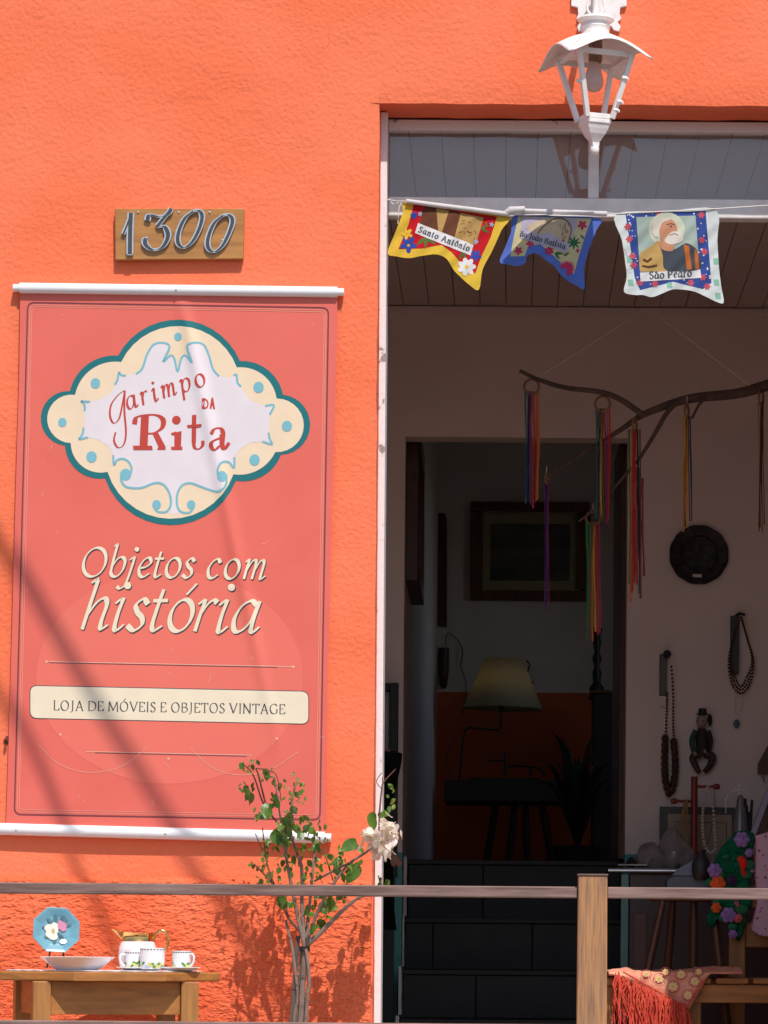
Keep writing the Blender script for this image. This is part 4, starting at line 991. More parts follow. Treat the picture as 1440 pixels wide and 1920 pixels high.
for o in (0, 4, 8): bead_line(P, [(1388, 1158), (1374, 1200), (1366 + o * .4, 1240), (1372 + o, 1282 - o), (1389, 1300 - o * 1.6), (1406 - o, 1282 - o), (1413 - o * .4, 1240), (1402, 1200), (1390, 1158)], 0.0048, 0.009, WY - .034 - o * .001)
P.build('chains', M_bead, n2, smooth=True)
P = MB(); bead_line(P, [(1381, 1296), (1379, 1320), (1381, 1340), (1388, 1338), (1392, 1318), (1391, 1298)], 0.003, 0.010, WY - .03); P.build('thin_chain', M_bead2, n2, smooth=True)
MB().ball(W(1381, 1357, WY - .03), 0.0125, 0.006, 0.018).build('pendant', mat('turquoise_stone', (0.03, 0.16, 0.17), rough=0.3), n2, smooth=True)
# puppet
pu = thing('carved_puppet', 'small carved puppet with a black hat and green jacket hung on the wall', 'puppet', W(1316, 1450, WY))
def tb(pts, r, m, nm, Y=WY - .03, n=10): MB().tube(catmull([W(u, v, Y) for u, v in pts], 5), r, n).build(nm, m, pu, smooth=True)
MB().ball(W(1315, 1352, WY - .035), 0.021, 0.020, 0.027).ball(W(1314, 1356, WY - .056), 0.004).ball(W(1327, 1356, WY - .03), 0.005, .004, .007).build('head', mat('puppet_face', (0.40, 0.30, 0.25), rough=0.5), pu, smooth=True)
MB().lathe([(0.026, 0), (0.027, 0.003), (0.017, 0.005), (0.016, 0.024), (0.001, 0.026)], W(1317, 1340, WY - .035), 16).ball(W(1331, 1350, WY - .025), .010, .014, .024).build('hat', M_black, pu, smooth=True)
for u in (1308, 1318): MB().ball(W(u, 1351.5, WY - .055), .0028).build('eye', M_black, pu, smooth=True)
tb([(1316, 1366), (1316, 1385), (1317, 1405), (1316, 1418)], [0.016, 0.025, 0.024, 0.026], mat('puppet_jacket', (0.028, 0.020, 0.018), rough=0.7), 'jacket')
tb([(1305, 1370), (1298, 1385), (1299, 1402), (1303, 1412)], [0.012, 0.011, 0.009], mat('puppet_sleeve', (0.02, 0.085, 0.06), rough=0.7), 'arm')
tb([(1327, 1370), (1332, 1388), (1330, 1402), (1322, 1408)], [0.012, 0.011, 0.008], mat('puppet_jacket', (0.028, 0.020, 0.018)), 'arm')
for u, v in ((1303, 1413), (1321, 1409)): MB().ball(W(u, v, WY - .047), .008, .008, .010).build('hand', MATS['puppet_face'], pu, smooth=True)
M_pl = mat('puppet_trousers', (0.055, 0.026, 0.022), rough=0.6)
tb([(1311, 1414), (1299, 1420), (1304, 1436), (1312, 1450)], [0.016, 0.014, 0.010], M_pl, 'leg', WY - .036); tb([(1321, 1414), (1335, 1418), (1332, 1434), (1320, 1448)], [0.017, 0.016, 0.010], M_pl, 'leg', WY - .034)
# hook rack at the far right
hr = thing('hook_rack', 'dark wooden rack with metal hooks on the white wall', 'hook rack', W(1450, 1450, WY))
MB().prism([W(u, v, WY - .022) for u, v in ((1421, 1452), (1421, 1432), (1436, 1405), (1450, 1380), (1500, 1365), (1500, 1452))], (0, .02, 0)).build('board', M_brown, hr, bevel=.002)
for u in (1429, 1462): MB().tube(catmull([W(u, 1450, WY - .02), W(u + 1, 1458, WY - .03), W(u + 6, 1466, WY - .04), W(u + 12, 1460, WY - .04)], 5), .0025, 7).build('hook', M_chrome, hr, smooth=True)

# ---------------------------------------------------------------- glass-fronted counter and what stands on it
KY0, KY1 = 2.74, 3.04
def bxp(u0, u1, v0, v1, y0, y1, ref=None):
    a, b = W(u0, v0, ref if ref is not None else y0), W(u1, v1, ref if ref is not None else y0)
    return MB().box(a.x, b.x, y0, y1, b.z, a.z)
ct = thing('display_counter', 'dark display counter with a chrome edged top beside the stairs', 'counter', Vector((W(1240, 0, KY0).x, KY0, FZ)))
zc = W(1200, 1628, KY0).z
xa, xb = W(1140, 1632, KY0).x, W(1480, 1632, KY0).x
MB().box(xa, xb, KY0 - .012, KY1, zc - .012, zc).build('top', M_black, ct, bevel=.003)
MB().tube([(xa, KY0 - .014, zc - .010), (xb, KY0 - .014, zc - .010)], .0115, 12).build('chrome_edge', M_chrome, ct, smooth=True)
xp = W(1164, 1700, KY0).x
MB().box(xp, xp + .030, KY0, KY0 + .03, FZ, zc - .022).build('corner_post', mat('counter_teal', (0.10, 0.25, 0.25), rough=0.3), ct, bevel=.002)
MB().box(xp + .034, xb - .02, KY0 + .012, KY1 - .01, FZ, zc - .022).build('cabinet', mat('counter_maroon', (0.055, 0.018, 0.018), rough=0.35), ct, bevel=.002)
MB().box(xp + .05, xp + .10, KY0 + .002, KY0 + .011, FZ + .02, W(1200, 1712, KY0).z).build('door_panel', mat('counter_rose', (0.16, 0.07, 0.065), rough=0.5), ct, bevel=.002)
TY = KY0 + .09
def rock(name, label, u, v, ru, rv, seed, m):
    k = m_per_px(TY); g = random.Random(seed); bm = bmesh.new(); bmesh.ops.create_icosphere(bm, subdivisions=3, radius=1.0)
    c = W(u, v, TY)
    planes = [(Vector((g.uniform(-1, 1), g.uniform(-1, 1), g.uniform(-.4, 1))).normalized(), g.uniform(.62, .9)) for _ in range(9)]
    for q in bm.verts:
        p = q.co.copy()
        for n_, d in planes:
            e = p.dot(n_)
            if e > d: p -= n_ * (e - d)
        p *= 1 + .05 * mnoise.noise(p * 3.1 + Vector((seed, 0, 0)))
        q.co = Vector((p.x * ru * k, p.y * .05, max(p.z, -.72) * rv * k))
    me = bpy.data.meshes.new(name); bm.to_mesh(me); bm.free(); me.materials.append(m)
    o = link_mesh(name, me); o.location = (c.x, TY, zc + .72 * rv * k + .001); tag(o, label, 'crystal', 'crystals on the counter'); return o
M_quartz = mat('smoky_quartz', (0.26, 0.22, 0.23), rough=0.2, col2=(0.42, 0.38, 0.38), vscale=18, bump=.3, bscale=30, dist=.006, trans=.2)
rock('quartz_crystal', 'low broad lump of pale smoky quartz on the counter edge', 1222, 1600, 34, 30, 3, M_quartz)
rock('quartz_crystal', 'tall grey quartz lump leaning behind the gold necklace', 1268, 1580, 34, 46, 5, M_quartz)
rock('stone_lump', 'small black stone beside the quartz on the counter', 1184, 1612, 12, 13, 8, M_black)
rock('stone_lump', 'dull green stone lying before the red necklace stand', 1262, 1618, 18, 9, 9, mat('green_stone', (0.03, 0.07, 0.05), rough=.4))
tag(bxp(1158, 1212, 1621, 1624, TY - .07, TY - .02, TY).build('price_card', M_iwhite), 'thin white card lying at the counter edge', 'card')
pf = thing('small_framed_picture', 'small dark framed beige picture leaning against the wall on the counter', 'picture', Vector((W(1305, 1600, KY1 - .03).x, KY1 - .03, zc)))
FYp = KY1 - .035
MB().prism([W(u, v, FYp) for u, v in ((1237, 1632), (1237, 1512), (1378, 1514), (1378, 1632))], (0, .02, 0)).build('frame', mat('mottled_dark_frame', (0.02, .014, .012), rough=.4, col2=(.05, .035, .03), vscale=40), pf, bevel=.002)
MB().prism([W(u, v, FYp - .002) for u, v in ((1252, 1632), (1252, 1526), (1372, 1528), (1372, 1632))], (0, .0015, 0)).build('mat_board', mat('beige_mat', (0.42, 0.32, 0.24), rough=.8), pf)
P = P2(); P.strip([(1266, 1630), (1266, 1541), (1362, 1543), (1362, 1630)], 1.6); P.build('mat_line', lambda u, v: FYp - .003, M_bead, pf, 0)
ns = thing('necklace_stand', 'red lacquered necklace stand with two pegs on the counter', 'necklace stand', W(1302, 1612, TY))
MB().tube([Vector((W(1302, 1500, TY).x, TY, zc)), W(1302, 1456, TY)], .0135, 16).build('post', M_redw, ns, smooth=True)
for a, b in (((1302, 1503), (1264, 1502)), ((1302, 1475), (1344, 1475))):
    MB().tube([W(*a, TY), W(*b, TY)], .006, 10).build('peg', M_redw, ns, smooth=True)
    MB().lathe([(.001, -.014), (.009, -.012), (.0125, 0), (.009, .012), (.001, .014)], W(*b, TY), 12, axis=Matrix(((0, 0, 1), (0, 1, 0), (-1, 0, 0)))).build('peg_knob', M_redw, ns, smooth=True)
MB().lathe([(.05, 0), (.05, .008), (.02, .014)], (W(1302, 1500, TY).x, TY, zc), 20).build('foot', M_redw, ns, smooth=True)
g1 = MB()
for o in (0, 3, 6): bead_line(g1, [(1283 + o, 1500), (1277 + o * .5, 1540), (1274, 1575), (1281 + o * .3, 1590 - o), (1288, 1575), (1289, 1540), (1286 + o * .5, 1500)], .0032, .0058, TY - .012 - .002 * o)
tag(g1.build('bead_necklace', M_gold, smooth=True), 'gold bead necklace looped over the left peg of the red stand', 'necklace')
g1 = MB(); bead_line(g1, [(1327, 1472), (1320, 1500), (1317, 1540), (1320, 1580), (1330, 1598), (1341, 1590), (1339, 1550), (1336, 1500), (1330, 1472)], .0062, .0118, TY - .016)
tag(g1.build('bead_necklace', M_bead2, smooth=True), 'white bone bead necklace on the right peg of the red stand', 'necklace')
tag(MB().tube(catmull([W(1338, 1476, TY - .01), W(1340, 1520, TY - .012), W(1330, 1570, TY - .012), W(1318, 1598, TY - .012)], 6), .0014, 6).build('thin_cord', M_bead, smooth=True), 'thin dark cord hanging beside the white bead necklace', 'cord')
bt = thing('metal_bottle', 'tapered grey metal bottle with a wire handle on the counter', 'bottle', W(1388, 1600, TY))
bz = lambda v: W(1388, v, TY).z
k_ = m_per_px(TY)
MB().lathe([(15.5 * k_, zc), (15 * k_, bz(1560)), (12 * k_, bz(1530)), (9.5 * k_, bz(1514)), (7 * k_, bz(1508)), (7.5 * k_, bz(1500)), (5 * k_, bz(1494)), (2 * k_, bz(1490))], (W(1388, 1550, TY).x, TY, 0), 20).build('body', mat('grey_enamel', (0.24, .24, .25), rough=.3, metal=.3), bt, smooth=True)
MB().tube(catmull([W(1388, 1492, TY), W(1384, 1480, TY), W(1388, 1468, TY)], 5), .003, 7).tube(catmull([W(1361, 1525, TY), W(1362, 1495, TY), W(1376, 1482, TY), W(1392, 1482, TY), W(1404, 1492, TY)], 6), .0016, 6).build('wire_handle', M_chrome, bt, smooth=True)
pc_ = thing('pen_cup', 'bunch of black pens standing on the counter beside the bottle', 'pens', W(1404, 1600, TY))
for u, v, e in ((1397, 1497, 1403), (1400, 1510, 1402), (1410, 1500, 1405), (1405, 1522, 1404)):
    MB().tube([W(e, 1590, TY), W(u, v, TY)], .0055, 8).build('pen', M_black, pc_, smooth=True)
MB().lathe([(.022, zc), (.024, W(0, 1560, TY).z)], (W(1404, 0, TY).x, TY, 0), 14).build('cup', mat('violet_cup', (.06, .05, .12), rough=.4), pc_, smooth=True)
mr = thing('tilted_mirror', 'mirror with a pale lilac edge leaning over the counter', 'mirror', W(1410, 1575, TY - .04))
MB().prism([W(u, v, TY - .05) for u, v in ((1401, 1580), (1412, 1580), (1470, 1425), (1459, 1425))], (0, .05, 0)).build('edge', mat('lilac_edge', (.46, .44, .60), rough=.4), mr, bevel=.002)
MB().prism([W(u, v, TY - .045) for u, v in ((1413, 1580), (1500, 1580), (1530, 1425), (1471, 1425))], (0, .04, 0)).build('backing', M_brown, mr)

# ---------------------------------------------------------------- stool with the grey till
SY0, SY1 = 1.60, 1.76
sk = m_per_px(SY0)
sl = thing('turned_leg_stool', 'brown wooden stool with turned splayed legs behind the slatted chair', 'stool', Vector((W(1280, 0, SY0).x, SY0, FZ)))
zs_ = W(1280, 1668, SY0).z
bxp(1222, 1350, 1668, 1690, SY0, SY1, SY0).build('seat', M_brown, sl, bevel=.006)
for top, bot, y, y2 in (((1243, 1690), (1212, 1830), SY0 + .015, SY0 - .01), ((1301, 1690), (1300, 1830), SY1 - .03, SY1 - .02), ((1336, 1690), (1352, 1830), SY0 + .02, SY0), ((1262, 1690), (1250, 1830), SY1 - .03, SY1)):
    a = W(*top, y); b = W(*bot, y2); d = (b - a); b = a + d * ((a.z - FZ) / (a.z - b.z))
    MB().tube([a, a.lerp(b, .12), a.lerp(b, .16), a.lerp(b, .5), a.lerp(b, .9), b], [.012, .017, .013, .018, .016, .011, .012], 14).build('leg', M_brown, sl, smooth=True)
tl_ = thing('grey_till', 'grey wedge-shaped desk till standing on the brown stool', 'till', Vector((W(1295, 0, SY0).x, SY0, zs_)))
M_till = mat('till_plastic', (0.075, 0.085, 0.105), rough=.4, var=.05)
MB().prism([W(u, v, SY0 + .004) for u, v in ((1250, 1667.5), (1250, 1650), (1262, 1643), (1350, 1643), (1350, 1667.5))], (0, .14, 0)).build('base', M_till, tl_, bevel=.004)
MB().prism([W(u, v, SY0 + .02) for u, v in ((1258, 1642.5), (1274, 1627), (1318, 1601), (1326, 1602), (1336, 1642.5))], (0, .11, 0)).build('sloped_top', mat('till_plastic_light', (0.13, .145, .185), rough=.35), tl_, bevel=.004)
vz = thing('dark_vase', 'round black vase standing before the till', 'vase', W(1327, 1645, SY0 - .01))
MB().lathe([(max(1e-5, w * sk / 2), W(1327, v, SY0 - .01).z) for w, v in ((20, 1650), (28, 1645), (35, 1632), (33, 1617), (22, 1607), (14, 1601), (21, 1594), (17, 1594), (10, 1602))], (W(1327, 0, SY0 - .01).x, SY0 - .012, 0), 20).build('body', mat('black_ceramic', (.018, .015, .017), rough=.55), vz, smooth=True)

# ---------------------------------------------------------------- slatted chair with crochet scarf and pink cloth
HY0, HY1 = 1.17, 1.60
ch = thing('slatted_chair', 'honey coloured wooden chair with a slatted seat in the doorway', 'chair', Vector((W(1420, 0, HY0).x, HY0, FZ)))
zse = W(1400, 1834, HY0).z
xs0 = W(1303, 0, HY0).x
xs1 = xs0 + .46
x = xs0
for wd in (.040, .026, .112, .112, .06, .06):
    if x + wd > xs1 + .02: break
    MB().box(x, x + wd, HY0 - .012, HY1, zse - .020, zse).build('slat', M_honeyv if False else M_honey, ch, bevel=.005)
    x += wd + .016
MB().box(xs0, xs1, HY0, HY0 + .022, zse - .085, zse - .023).build('apron', M_honey, ch, bevel=.003)
for a in (xs0 + .005, xs1 - .05):
    MB().box(a, a + .045, HY0 + .024, HY0 + .07, FZ, zse - .023).build('leg', M_honeyv, ch, bevel=.004)
zt_ = W(0, 1592, HY1).z
xq0 = W(1367, 1790, HY1).x
for a in (xq0, xs1 - .06): MB().box(a, a + .058, HY1 + .002, HY1 + .05, FZ, zt_).build('back_post', M_honeyv, ch, bevel=.004)
for v0, v1 in ((1590, 1612), (1648, 1690), (1718, 1765)):
    MB().box(xq0 + .059, xs1 - .061, HY1 + .012, HY1 + .038, W(0, v1, HY1).z, W(0, v0, HY1).z).build('back_rail', M_honey, ch, bevel=.004)
MB().box(xs0 + .02, xs1 - .02, HY0 + .03, HY0 + .05, FZ + .15, FZ + .18).build('stretcher', M_honey, ch)
def sheet_mesh(name, outline, Yf, m, parent, cut, thick, smooth=True):
    o = P2().poly([(p.x, p.y) for p in catmull([(a, b, 0) for a, b in outline], 4, True)]).build(name, Yf, m, parent, 0, cut=cut)
    md = o.modifiers.new('solid', 'SOLIDIFY'); md.thickness = thick; md.offset = 0
    for p in o.data.polygons: p.use_smooth = smooth
    return o
# crochet scarf
M_croch = mat('green_crochet', (0.006, 0.10, 0.045), rough=.95, col2=(.012, .17, .075), vscale=60, bump=1.0, bscale=130, dist=.012, spec=.1)
sf = thing('crochet_scarf', 'green crochet scarf with knitted purple and orange flowers over the chair back', 'scarf', W(1370, 1765, HY1 - .03))
YS = lambda u, v: HY1 - .030 + .012 * mnoise.noise((u / 14, v / 14, 2)) + .006 * mnoise.noise((u / 5, v / 5, 7))
sheet_mesh('scarf_cloth', [(1378, 1563), (1398, 1560), (1413, 1566), (1410, 1600), (1404, 1650), (1410, 1690), (1398, 1715), (1394, 1745), (1384, 1762), (1376, 1745), (1362, 1726), (1348, 1722), (1336, 1738), (1326, 1728), (1331, 1704), (1340, 1680), (1332, 1655), (1334, 1636), (1345, 1604), (1358, 1584)], YS, M_croch, sf, 5, .016)
def rosette(u, v, r, m, nm='knitted_flower', core=None):
    k = m_per_px(HY1 - .05); P = MB(); c = W(u, v, HY1 - .056)
    for ring, (n, q, s) in enumerate(((6, .62, .50), (5, .34, .40), (3, .10, .28))):
        for i in range(n):
            a = 2 * math.pi * i / n + ring * .5
            P.ball(c + Vector((math.cos(a) * q * r * k, -.004 * ring, math.sin(a) * q * r * k)), s * r * k, .35 * r * k, s * r * k, 9, 6)
    P.build(nm, m, sf, smooth=True)
KM = {'lilac': mat('lilac_wool', (.30, .17, .42), rough=.95, var=.3, vscale=90, bump=.6, bscale=160, dist=.006), 'orange': mat('orange_wool', (.85, .12, .02), rough=.95, var=.25, vscale=90, bump=.6, bscale=160, dist=.006),
      'red': mat('red_wool', (.75, .02, .012), rough=.95, var=.2, vscale=90), 'plum': mat('plum_wool', (.05, .015, .07), rough=.95), 'green': mat('leaf_wool', (.02, .14, .06), rough=.95, bump=.6, bscale=160, dist=.006), 'coral': mat('coral_wool', (.6, .10, .10), rough=.95)}
for u, v, r, c in ((1391, 1574, 14, 'lilac'), (1405, 1599, 8, 'lilac'), (1340, 1632, 13, 'lilac'), (1346, 1657, 14, 'orange'), (1343, 1702, 9, 'orange'), (1366, 1716, 14, 'lilac'), (1372, 1650, 9, 'plum'), (1374, 1752, 8, 'lilac'), (1384, 1722, 8, 'coral')): rosette(u, v, r, KM[c])
for pts, c in (([(1388, 1606), (1394, 1620), (1392, 1632)], 'red'), ([(1392, 1632), (1398, 1643)], 'red'), ([(1380, 1690), (1384, 1700)], 'coral')):
    MB().tube(catmull([W(u, v, HY1 - .056) for u, v in pts], 4), [.012, .016, .006] if len(pts) > 2 else [.010, .004], 9).build('knitted_petal', KM[c], sf, smooth=True)
for u, v, r in ((1404, 1622, 12), (1400, 1640, 11), (1352, 1640, 8), (1330, 1655, 9), (1390, 1705, 13), (1374, 1738, 9), (1354, 1722, 8), (1343, 1692, 8), (1362, 1606, 7)):
    c = W(u, v, HY1 - .048); k = m_per_px(HY1); MB().ball(c, r * k, .010, r * k * .8, 10, 7).build('knitted_leaf', KM['green'], sf, smooth=True)
# pink cloth
M_pink = mat('pink_floral_cloth', (0.62, 0.38, 0.44), rough=.9, col2=(.30, .05, .10), vscale=75, contrast=(.60, .66), spec=.15)
pk = thing('pink_floral_cloth', 'pink flowered cloth with a red hem draped over the chair back', 'cloth', W(1430, 1755, HY1 - .04))
YK = lambda u, v: HY1 - .045 + .008 * math.sin(u / 7.0)
sheet_mesh('cloth', [(1416, 1572), (1422, 1566), (1500, 1562), (1506, 1740), (1480, 1758), (1440, 1756), (1420, 1752), (1408, 1742), (1412, 1720), (1418, 1690), (1415, 1640)], YK, M_pink, pk, 8, .006)
P = P2(); P.strip([(p.x, p.y) for p in catmull([(1417, 1572, 0), (1416, 1640, 0), (1419, 1690, 0), (1413, 1720, 0), (1409, 1742, 0), (1421, 1751, 0)], 6)], 1.6)
P.build('hem', lambda u, v: YK(u, v) - .005, mat('hem_red', (.42, .04, .08), rough=.9), pk, 0)

# low stool with the fringed shawl
ls = thing('low_side_stool', 'plain low wooden stool under the coral shawl', 'stool', Vector((W(1215, 0, HY0).x, HY0, FZ)))
xl0, xl1 = W(1138, 0, HY0).x, W(1296, 0, HY0).x
MB().box(xl0, xl1, HY0 + .005, HY1 - .03, zse - .03, zse - .004).build('seat', M_honey, ls, bevel=.005)
for a, b in ((xl0 + .01, HY0 + .02), (xl1 - .05, HY0 + .02), (xl0 + .01, HY1 - .09), (xl1 - .05, HY1 - .09)): MB().box(a, a + .04, b, b + .04, FZ, zse - .031).build('leg', M_honeyv, ls, bevel=.004)
shw = thing('fringed_shawl', 'coral embroidered shawl with a knotted red fringe spread over the low stool', 'shawl', W(1230, 1830, HY0 - .03))
M_sh = mat('coral_shawl', (0.72, 0.25, 0.17), rough=.9, col2=(.80, .40, .26), vscale=30, spec=.15, bump=.4, bscale=90, dist=.004)
M_fr = mat('red_fringe', (0.60, 0.045, 0.035), rough=.85, col2=(.72, .13, .07), vscale=60, spec=.2)
zt0 = zse + .012
def drape(a, b):
    u = 1141 + a * (1392 - 1141)
    if b < .42:             # lying on the seat, bunched
        q = b / .42; y = HY1 - .06 - (HY1 - .06 - HY0 + .028) * q
        z = zt0 + .016 * abs(mnoise.noise((u / 30, y * 9, 1))) + (.022 if u > 1310 else .010) * (1 - q * .6)
        return Vector((W(u, 1815, HY0).x, y, z))
    q = (b - .42) / .58
    depth = 8 + max(0.0, (u - 1150) * .48) if u < 1290 else max(4, 75 - (u - 1290) * 1.7)
    y = HY0 - .030 - .010 * math.sin(math.pi * q) + .007 * math.sin(u / 11.0) * q
    p = W(u, 1822 + depth * q, y)
    p.z = min(p.z, zt0 + .006)
    return p
sd = MB().grid(drape, 60, 26).build('shawl_cloth', M_sh, shw, smooth=True)
md = sd.modifiers.new('solid', 'SOLIDIFY'); md.thickness = .004
def on_shawl(u, v): return HY0 - .046
for u, v, r in ((1236, 1835, 8), (1262, 1850, 9), (1277, 1827, 8), (1303, 1840, 8), (1290, 1866, 8), (1248, 1822, 6), (1310, 1822, 6), (1212, 1826, 6)):
    P = P2(); flower(P, u, v, r, 7); P.build('embroidered_flower', on_shawl, mat('embroidery_cream', (.80, .55, .26), rough=.9), shw, 0)
    P2().circle(u, v, r * .32, 8).build('flower_heart', on_shawl, mat('embroidery_yellow', (.62, .50, .10), rough=.9), shw, 2)
    P2().strip([(u + (r + 3.2) * math.cos(q) * (1 + .12 * math.sin(5 * q)), v + (r + 3.2) * .9 * math.sin(q)) for q in (i * .35 for i in range(19))], 1.0).build('flower_outline', on_shawl, mat('embroidery_red', (.36, .05, .05), rough=.9), shw, 1)
for pts in ([(1168, 1822), (1200, 1840), (1222, 1852), (1250, 1868), (1288, 1890)], [(1222, 1850), (1226, 1880), (1222, 1912)], [(1250, 1866), (1254, 1890), (1250, 1915)], [(1195, 1836), (1192, 1870), (1196, 1912)], [(1288, 1890), (1300, 1868), (1318, 1838)], [(1226, 1876), (1252, 1886), (1276, 1896)], [(1192, 1862), (1224, 1878)], [(1160, 1822), (1166, 1860), (1176, 1900)]):
    MB().tube(catmull([W(u, v, HY0 - .052) for u, v in pts], 5), .0032, 6).build('knotted_cord', M_fr, shw, smooth=True)
fr = MB()
for i in range(230):
    q = rr.random() ** .8; u = 1150 + 140 * q; v0 = 1826 + (u - 1150) * .44 + rr.uniform(-4, 8)
    y = HY0 - .044 - rr.uniform(0, .034); L_ = rr.uniform(40, 130)
    fr.tube(catmull([W(u, v0, y), W(u + rr.uniform(-9, 9), v0 + L_ * .25, y - .006), W(u + rr.uniform(-10, 10), v0 + L_ * .6, y), W(u + rr.uniform(-8, 8), v0 + L_, y)], 3), rr.uniform(.0014, .0026), 5)
o = fr.build('fringe', M_fr, shw, smooth=True); o['kind'] = 'stuff'

# ---------------------------------------------------------------- back room seen up the stairs
RY = 9.0
rk = m_per_px(RY)
lm = thing('table_lamp', 'lit table lamp with a cream conical shade on a bent metal arm', 'lamp', W(862, 1462, RY))
def rz(v, Y=RY): return W(940, v, Y).z
M_shade = mat('lamp_shade_cloth', (0.60, 0.54, 0.38), rough=.9, var=.04, vscale=40, trans=.5, spec=.1)
lc = W(940, 1300, RY)
sh = MB().lathe([(35 * rk, rz(1234)), (75.5 * rk, rz(1327))], (lc.x, RY, 0), 40)
sh.f = [f for f in sh.f if len(f) == 4]
o = sh.build('shade', M_shade, lm, smooth=True)
o.rotation_euler = (0, R(1.2), 0)
md = o.modifiers.new('solid', 'SOLIDIFY'); md.thickness = .002
MB().tube([W(939, 1322, RY), W(939, 1366, RY), W(934, 1369, RY), W(880, 1364, RY), W(872, 1369, RY), W(868, 1390, RY), W(861, 1462, RY)], .006, 8).build('arm', M_black, lm, smooth=True)
MB().lathe([(.012, rz(1335)), (.016, rz(1326)), (.012, rz(1310))], (lc.x, RY, 0), 12).build('socket', M_black, lm, smooth=True)
MB().ball((lc.x, RY, rz(1285)), .028, .028, .036).build('bulb', emit('warm_bulb', (1.0, .80, .42), 6.0), lm, smooth=True)
MB().tube(catmull([W(868, 1366, RY), W(850, 1390, RY), W(838, 1420, RY), W(845, 1462, RY)], 6), .0025, 6).build('cord', M_black, lm, smooth=True)
tbk = thing('dark_side_table', 'dark round side table under the lit lamp', 'table', Vector((W(950, 0, RY).x, RY, LZ)))
a, b_ = W(833, 1462, RY - .1), W(1080, 1506, RY - .1)
MB().box(a.x, b_.x, RY - .12, RY + .35, b_.z, a.z).build('top', M_black, tbk, bevel=.01)
for u0, u1 in ((930, 905), (985, 990), (1015, 1045), (965, 950)):
    q = W(u0, 1506, RY); e = W(u1, 1640, RY); e.z = LZ
    MB().tube([q, e], .02, 8).build('leg', M_black, tbk, smooth=True)
dv = thing('antique_desk_device', 'black antique desk device with an upright spindle and curved handle on the dark table', 'antique', W(960, 1462, RY))
MB().box(W(890, 0, RY).x, W(1022, 0, RY).x, RY - .08, RY + .08, W(0, 1461.5, RY).z, W(0, 1452, RY).z).build('base', M_black, dv, bevel=.004)
MB().tube([W(948, 1455, RY), W(948, 1411, RY)], .009, 8).tube([W(915, 1425, RY), W(950, 1427, RY)], .005, 8).build('spindle', M_black, dv, smooth=True)
MB().tube(catmull([W(945, 1450, RY), W(955, 1437, RY), W(985, 1437, RY), W(1015, 1442, RY), W(1020, 1455, RY)], 6), .006, 8).tube([W(995, 1440, RY), W(996, 1455, RY)], .006, 8).build('handle', M_black, dv, smooth=True)
pnt = thing('framed_landscape', 'dark framed landscape painting with a cream mount on the back room wall', 'painting', W(993, 1128, BY))
def wallrect(nm, u0, v0, u1, v1, y, th, m, par, bev=.003):
    a, b = W(u0, v0, BY), W(u1, v1, BY); return MB().box(a.x, b.x, BY - y - th, BY - y, b.z, a.z).build(nm, m, par, bevel=bev)
for (u0, v0, u1, v1) in ((882, 942, 1106, 962), (882, 1108, 1106, 1128), (882, 962.3, 905, 1107.7), (1083, 962.3, 1106, 1107.7)): wallrect('frame', u0, v0, u1, v1, .002, .045, M_brown, pnt)
wallrect('mount', 905, 962, 1083, 1108, .002, .012, mat('cream_mount', (.34, .28, .17), rough=.7), pnt, 0)
wallrect('canvas', 920, 982, 1068, 1090, .0145, .004, mat('dark_landscape', (.03, .03, .028), rough=.5, col2=(.13, .12, .11), vscale=3.5, stretch=(1, 1, 2.2)), pnt, 0)
P = MB()
for (u0, v0, u1, v1) in ((903, 961, 1085, 963.5), (903, 1106.5, 1085, 1109)): a, b_ = W(u0, v0, BY), W(u1, v1, BY); P.box(a.x, b_.x, BY - .052, BY - .048, b_.z, a.z)
P.build('gilt_slip', M_gold, pnt)
def wallpic(name, label, y0, y1, v0, v1, th, m):
    t = thing(name, label, 'picture', Vector((oxl, y0, W(0, v1, y0).z)))
    xw = oxl - .005
    z0, z1 = W(780, v1, (y0 + y1) / 2).z, W(780, v0, (y0 + y1) / 2).z
    MB().box(xw, xw + th, y0, y0 + .07, z0, z1).build('frame', m, t, bevel=.004); MB().box(xw, xw + th, y1 - .07, y1, z0, z1).build('frame', m, t, bevel=.004)
    MB().box(xw, xw + th, y0 + .071, y1 - .071, z0, z0 + .07).build('frame', m, t, bevel=.004); MB().box(xw, xw + th, y0 + .071, y1 - .071, z1 - .07, z1).build('frame', m, t, bevel=.004)
    MB().box(xw, xw + .014, y0 + .07, y1 - .07, z0 + .07, z1 - .07).build('picture', mat('dull_picture', (.12, .09, .07), rough=.6), t)
M_mahog = mat('mahogany', (0.075, 0.020, 0.013), rough=.4, var=.25, vscale=20)
wallpic('framed_picture', 'mahogany framed picture hung on the stairwell wall', 3.40, 4.40, 826, 1112, .052, M_mahog)
wp_ = thing('wooden_wall_panel', 'dark red wooden panel hung beside the painting in the back room', 'panel', W(828, 1175, BY))
MB().prism([W(u, v, BY - .035) for u, v in ((818, 966), (822, 962), (834, 962), (838, 974), (838, 1176), (818, 1172))], (0, .03, 0)).build('board', M_mahog, wp_, bevel=.003)
vs = thing('red_wall_vase', 'slim dark red vase hung on the back wall under a trailing cable', 'vase', W(842, 1290, BY))
MB().lathe([(max(1e-5, w * m_per_px(BY) / 2), W(842, v, BY).z) for w, v in ((6, 1292), (14, 1286), (19, 1262), (20, 1216), (17, 1216), (15, 1260))], (W(842, 0, BY).x, BY - .035, 0), 16).build('body', M_mahog, vs, smooth=True)
MB().tube(catmull([W(836, 1216, BY - .03), W(836, 1196, BY - .03), W(842, 1187, BY - .03), W(858, 1200, BY - .03), W(867, 1222, BY - .03), W(864, 1250, BY - .03), W(874, 1285, BY - .03), W(868, 1340, BY - .03)], 6), .003, 6).build('cable', M_black, vs, smooth=True)
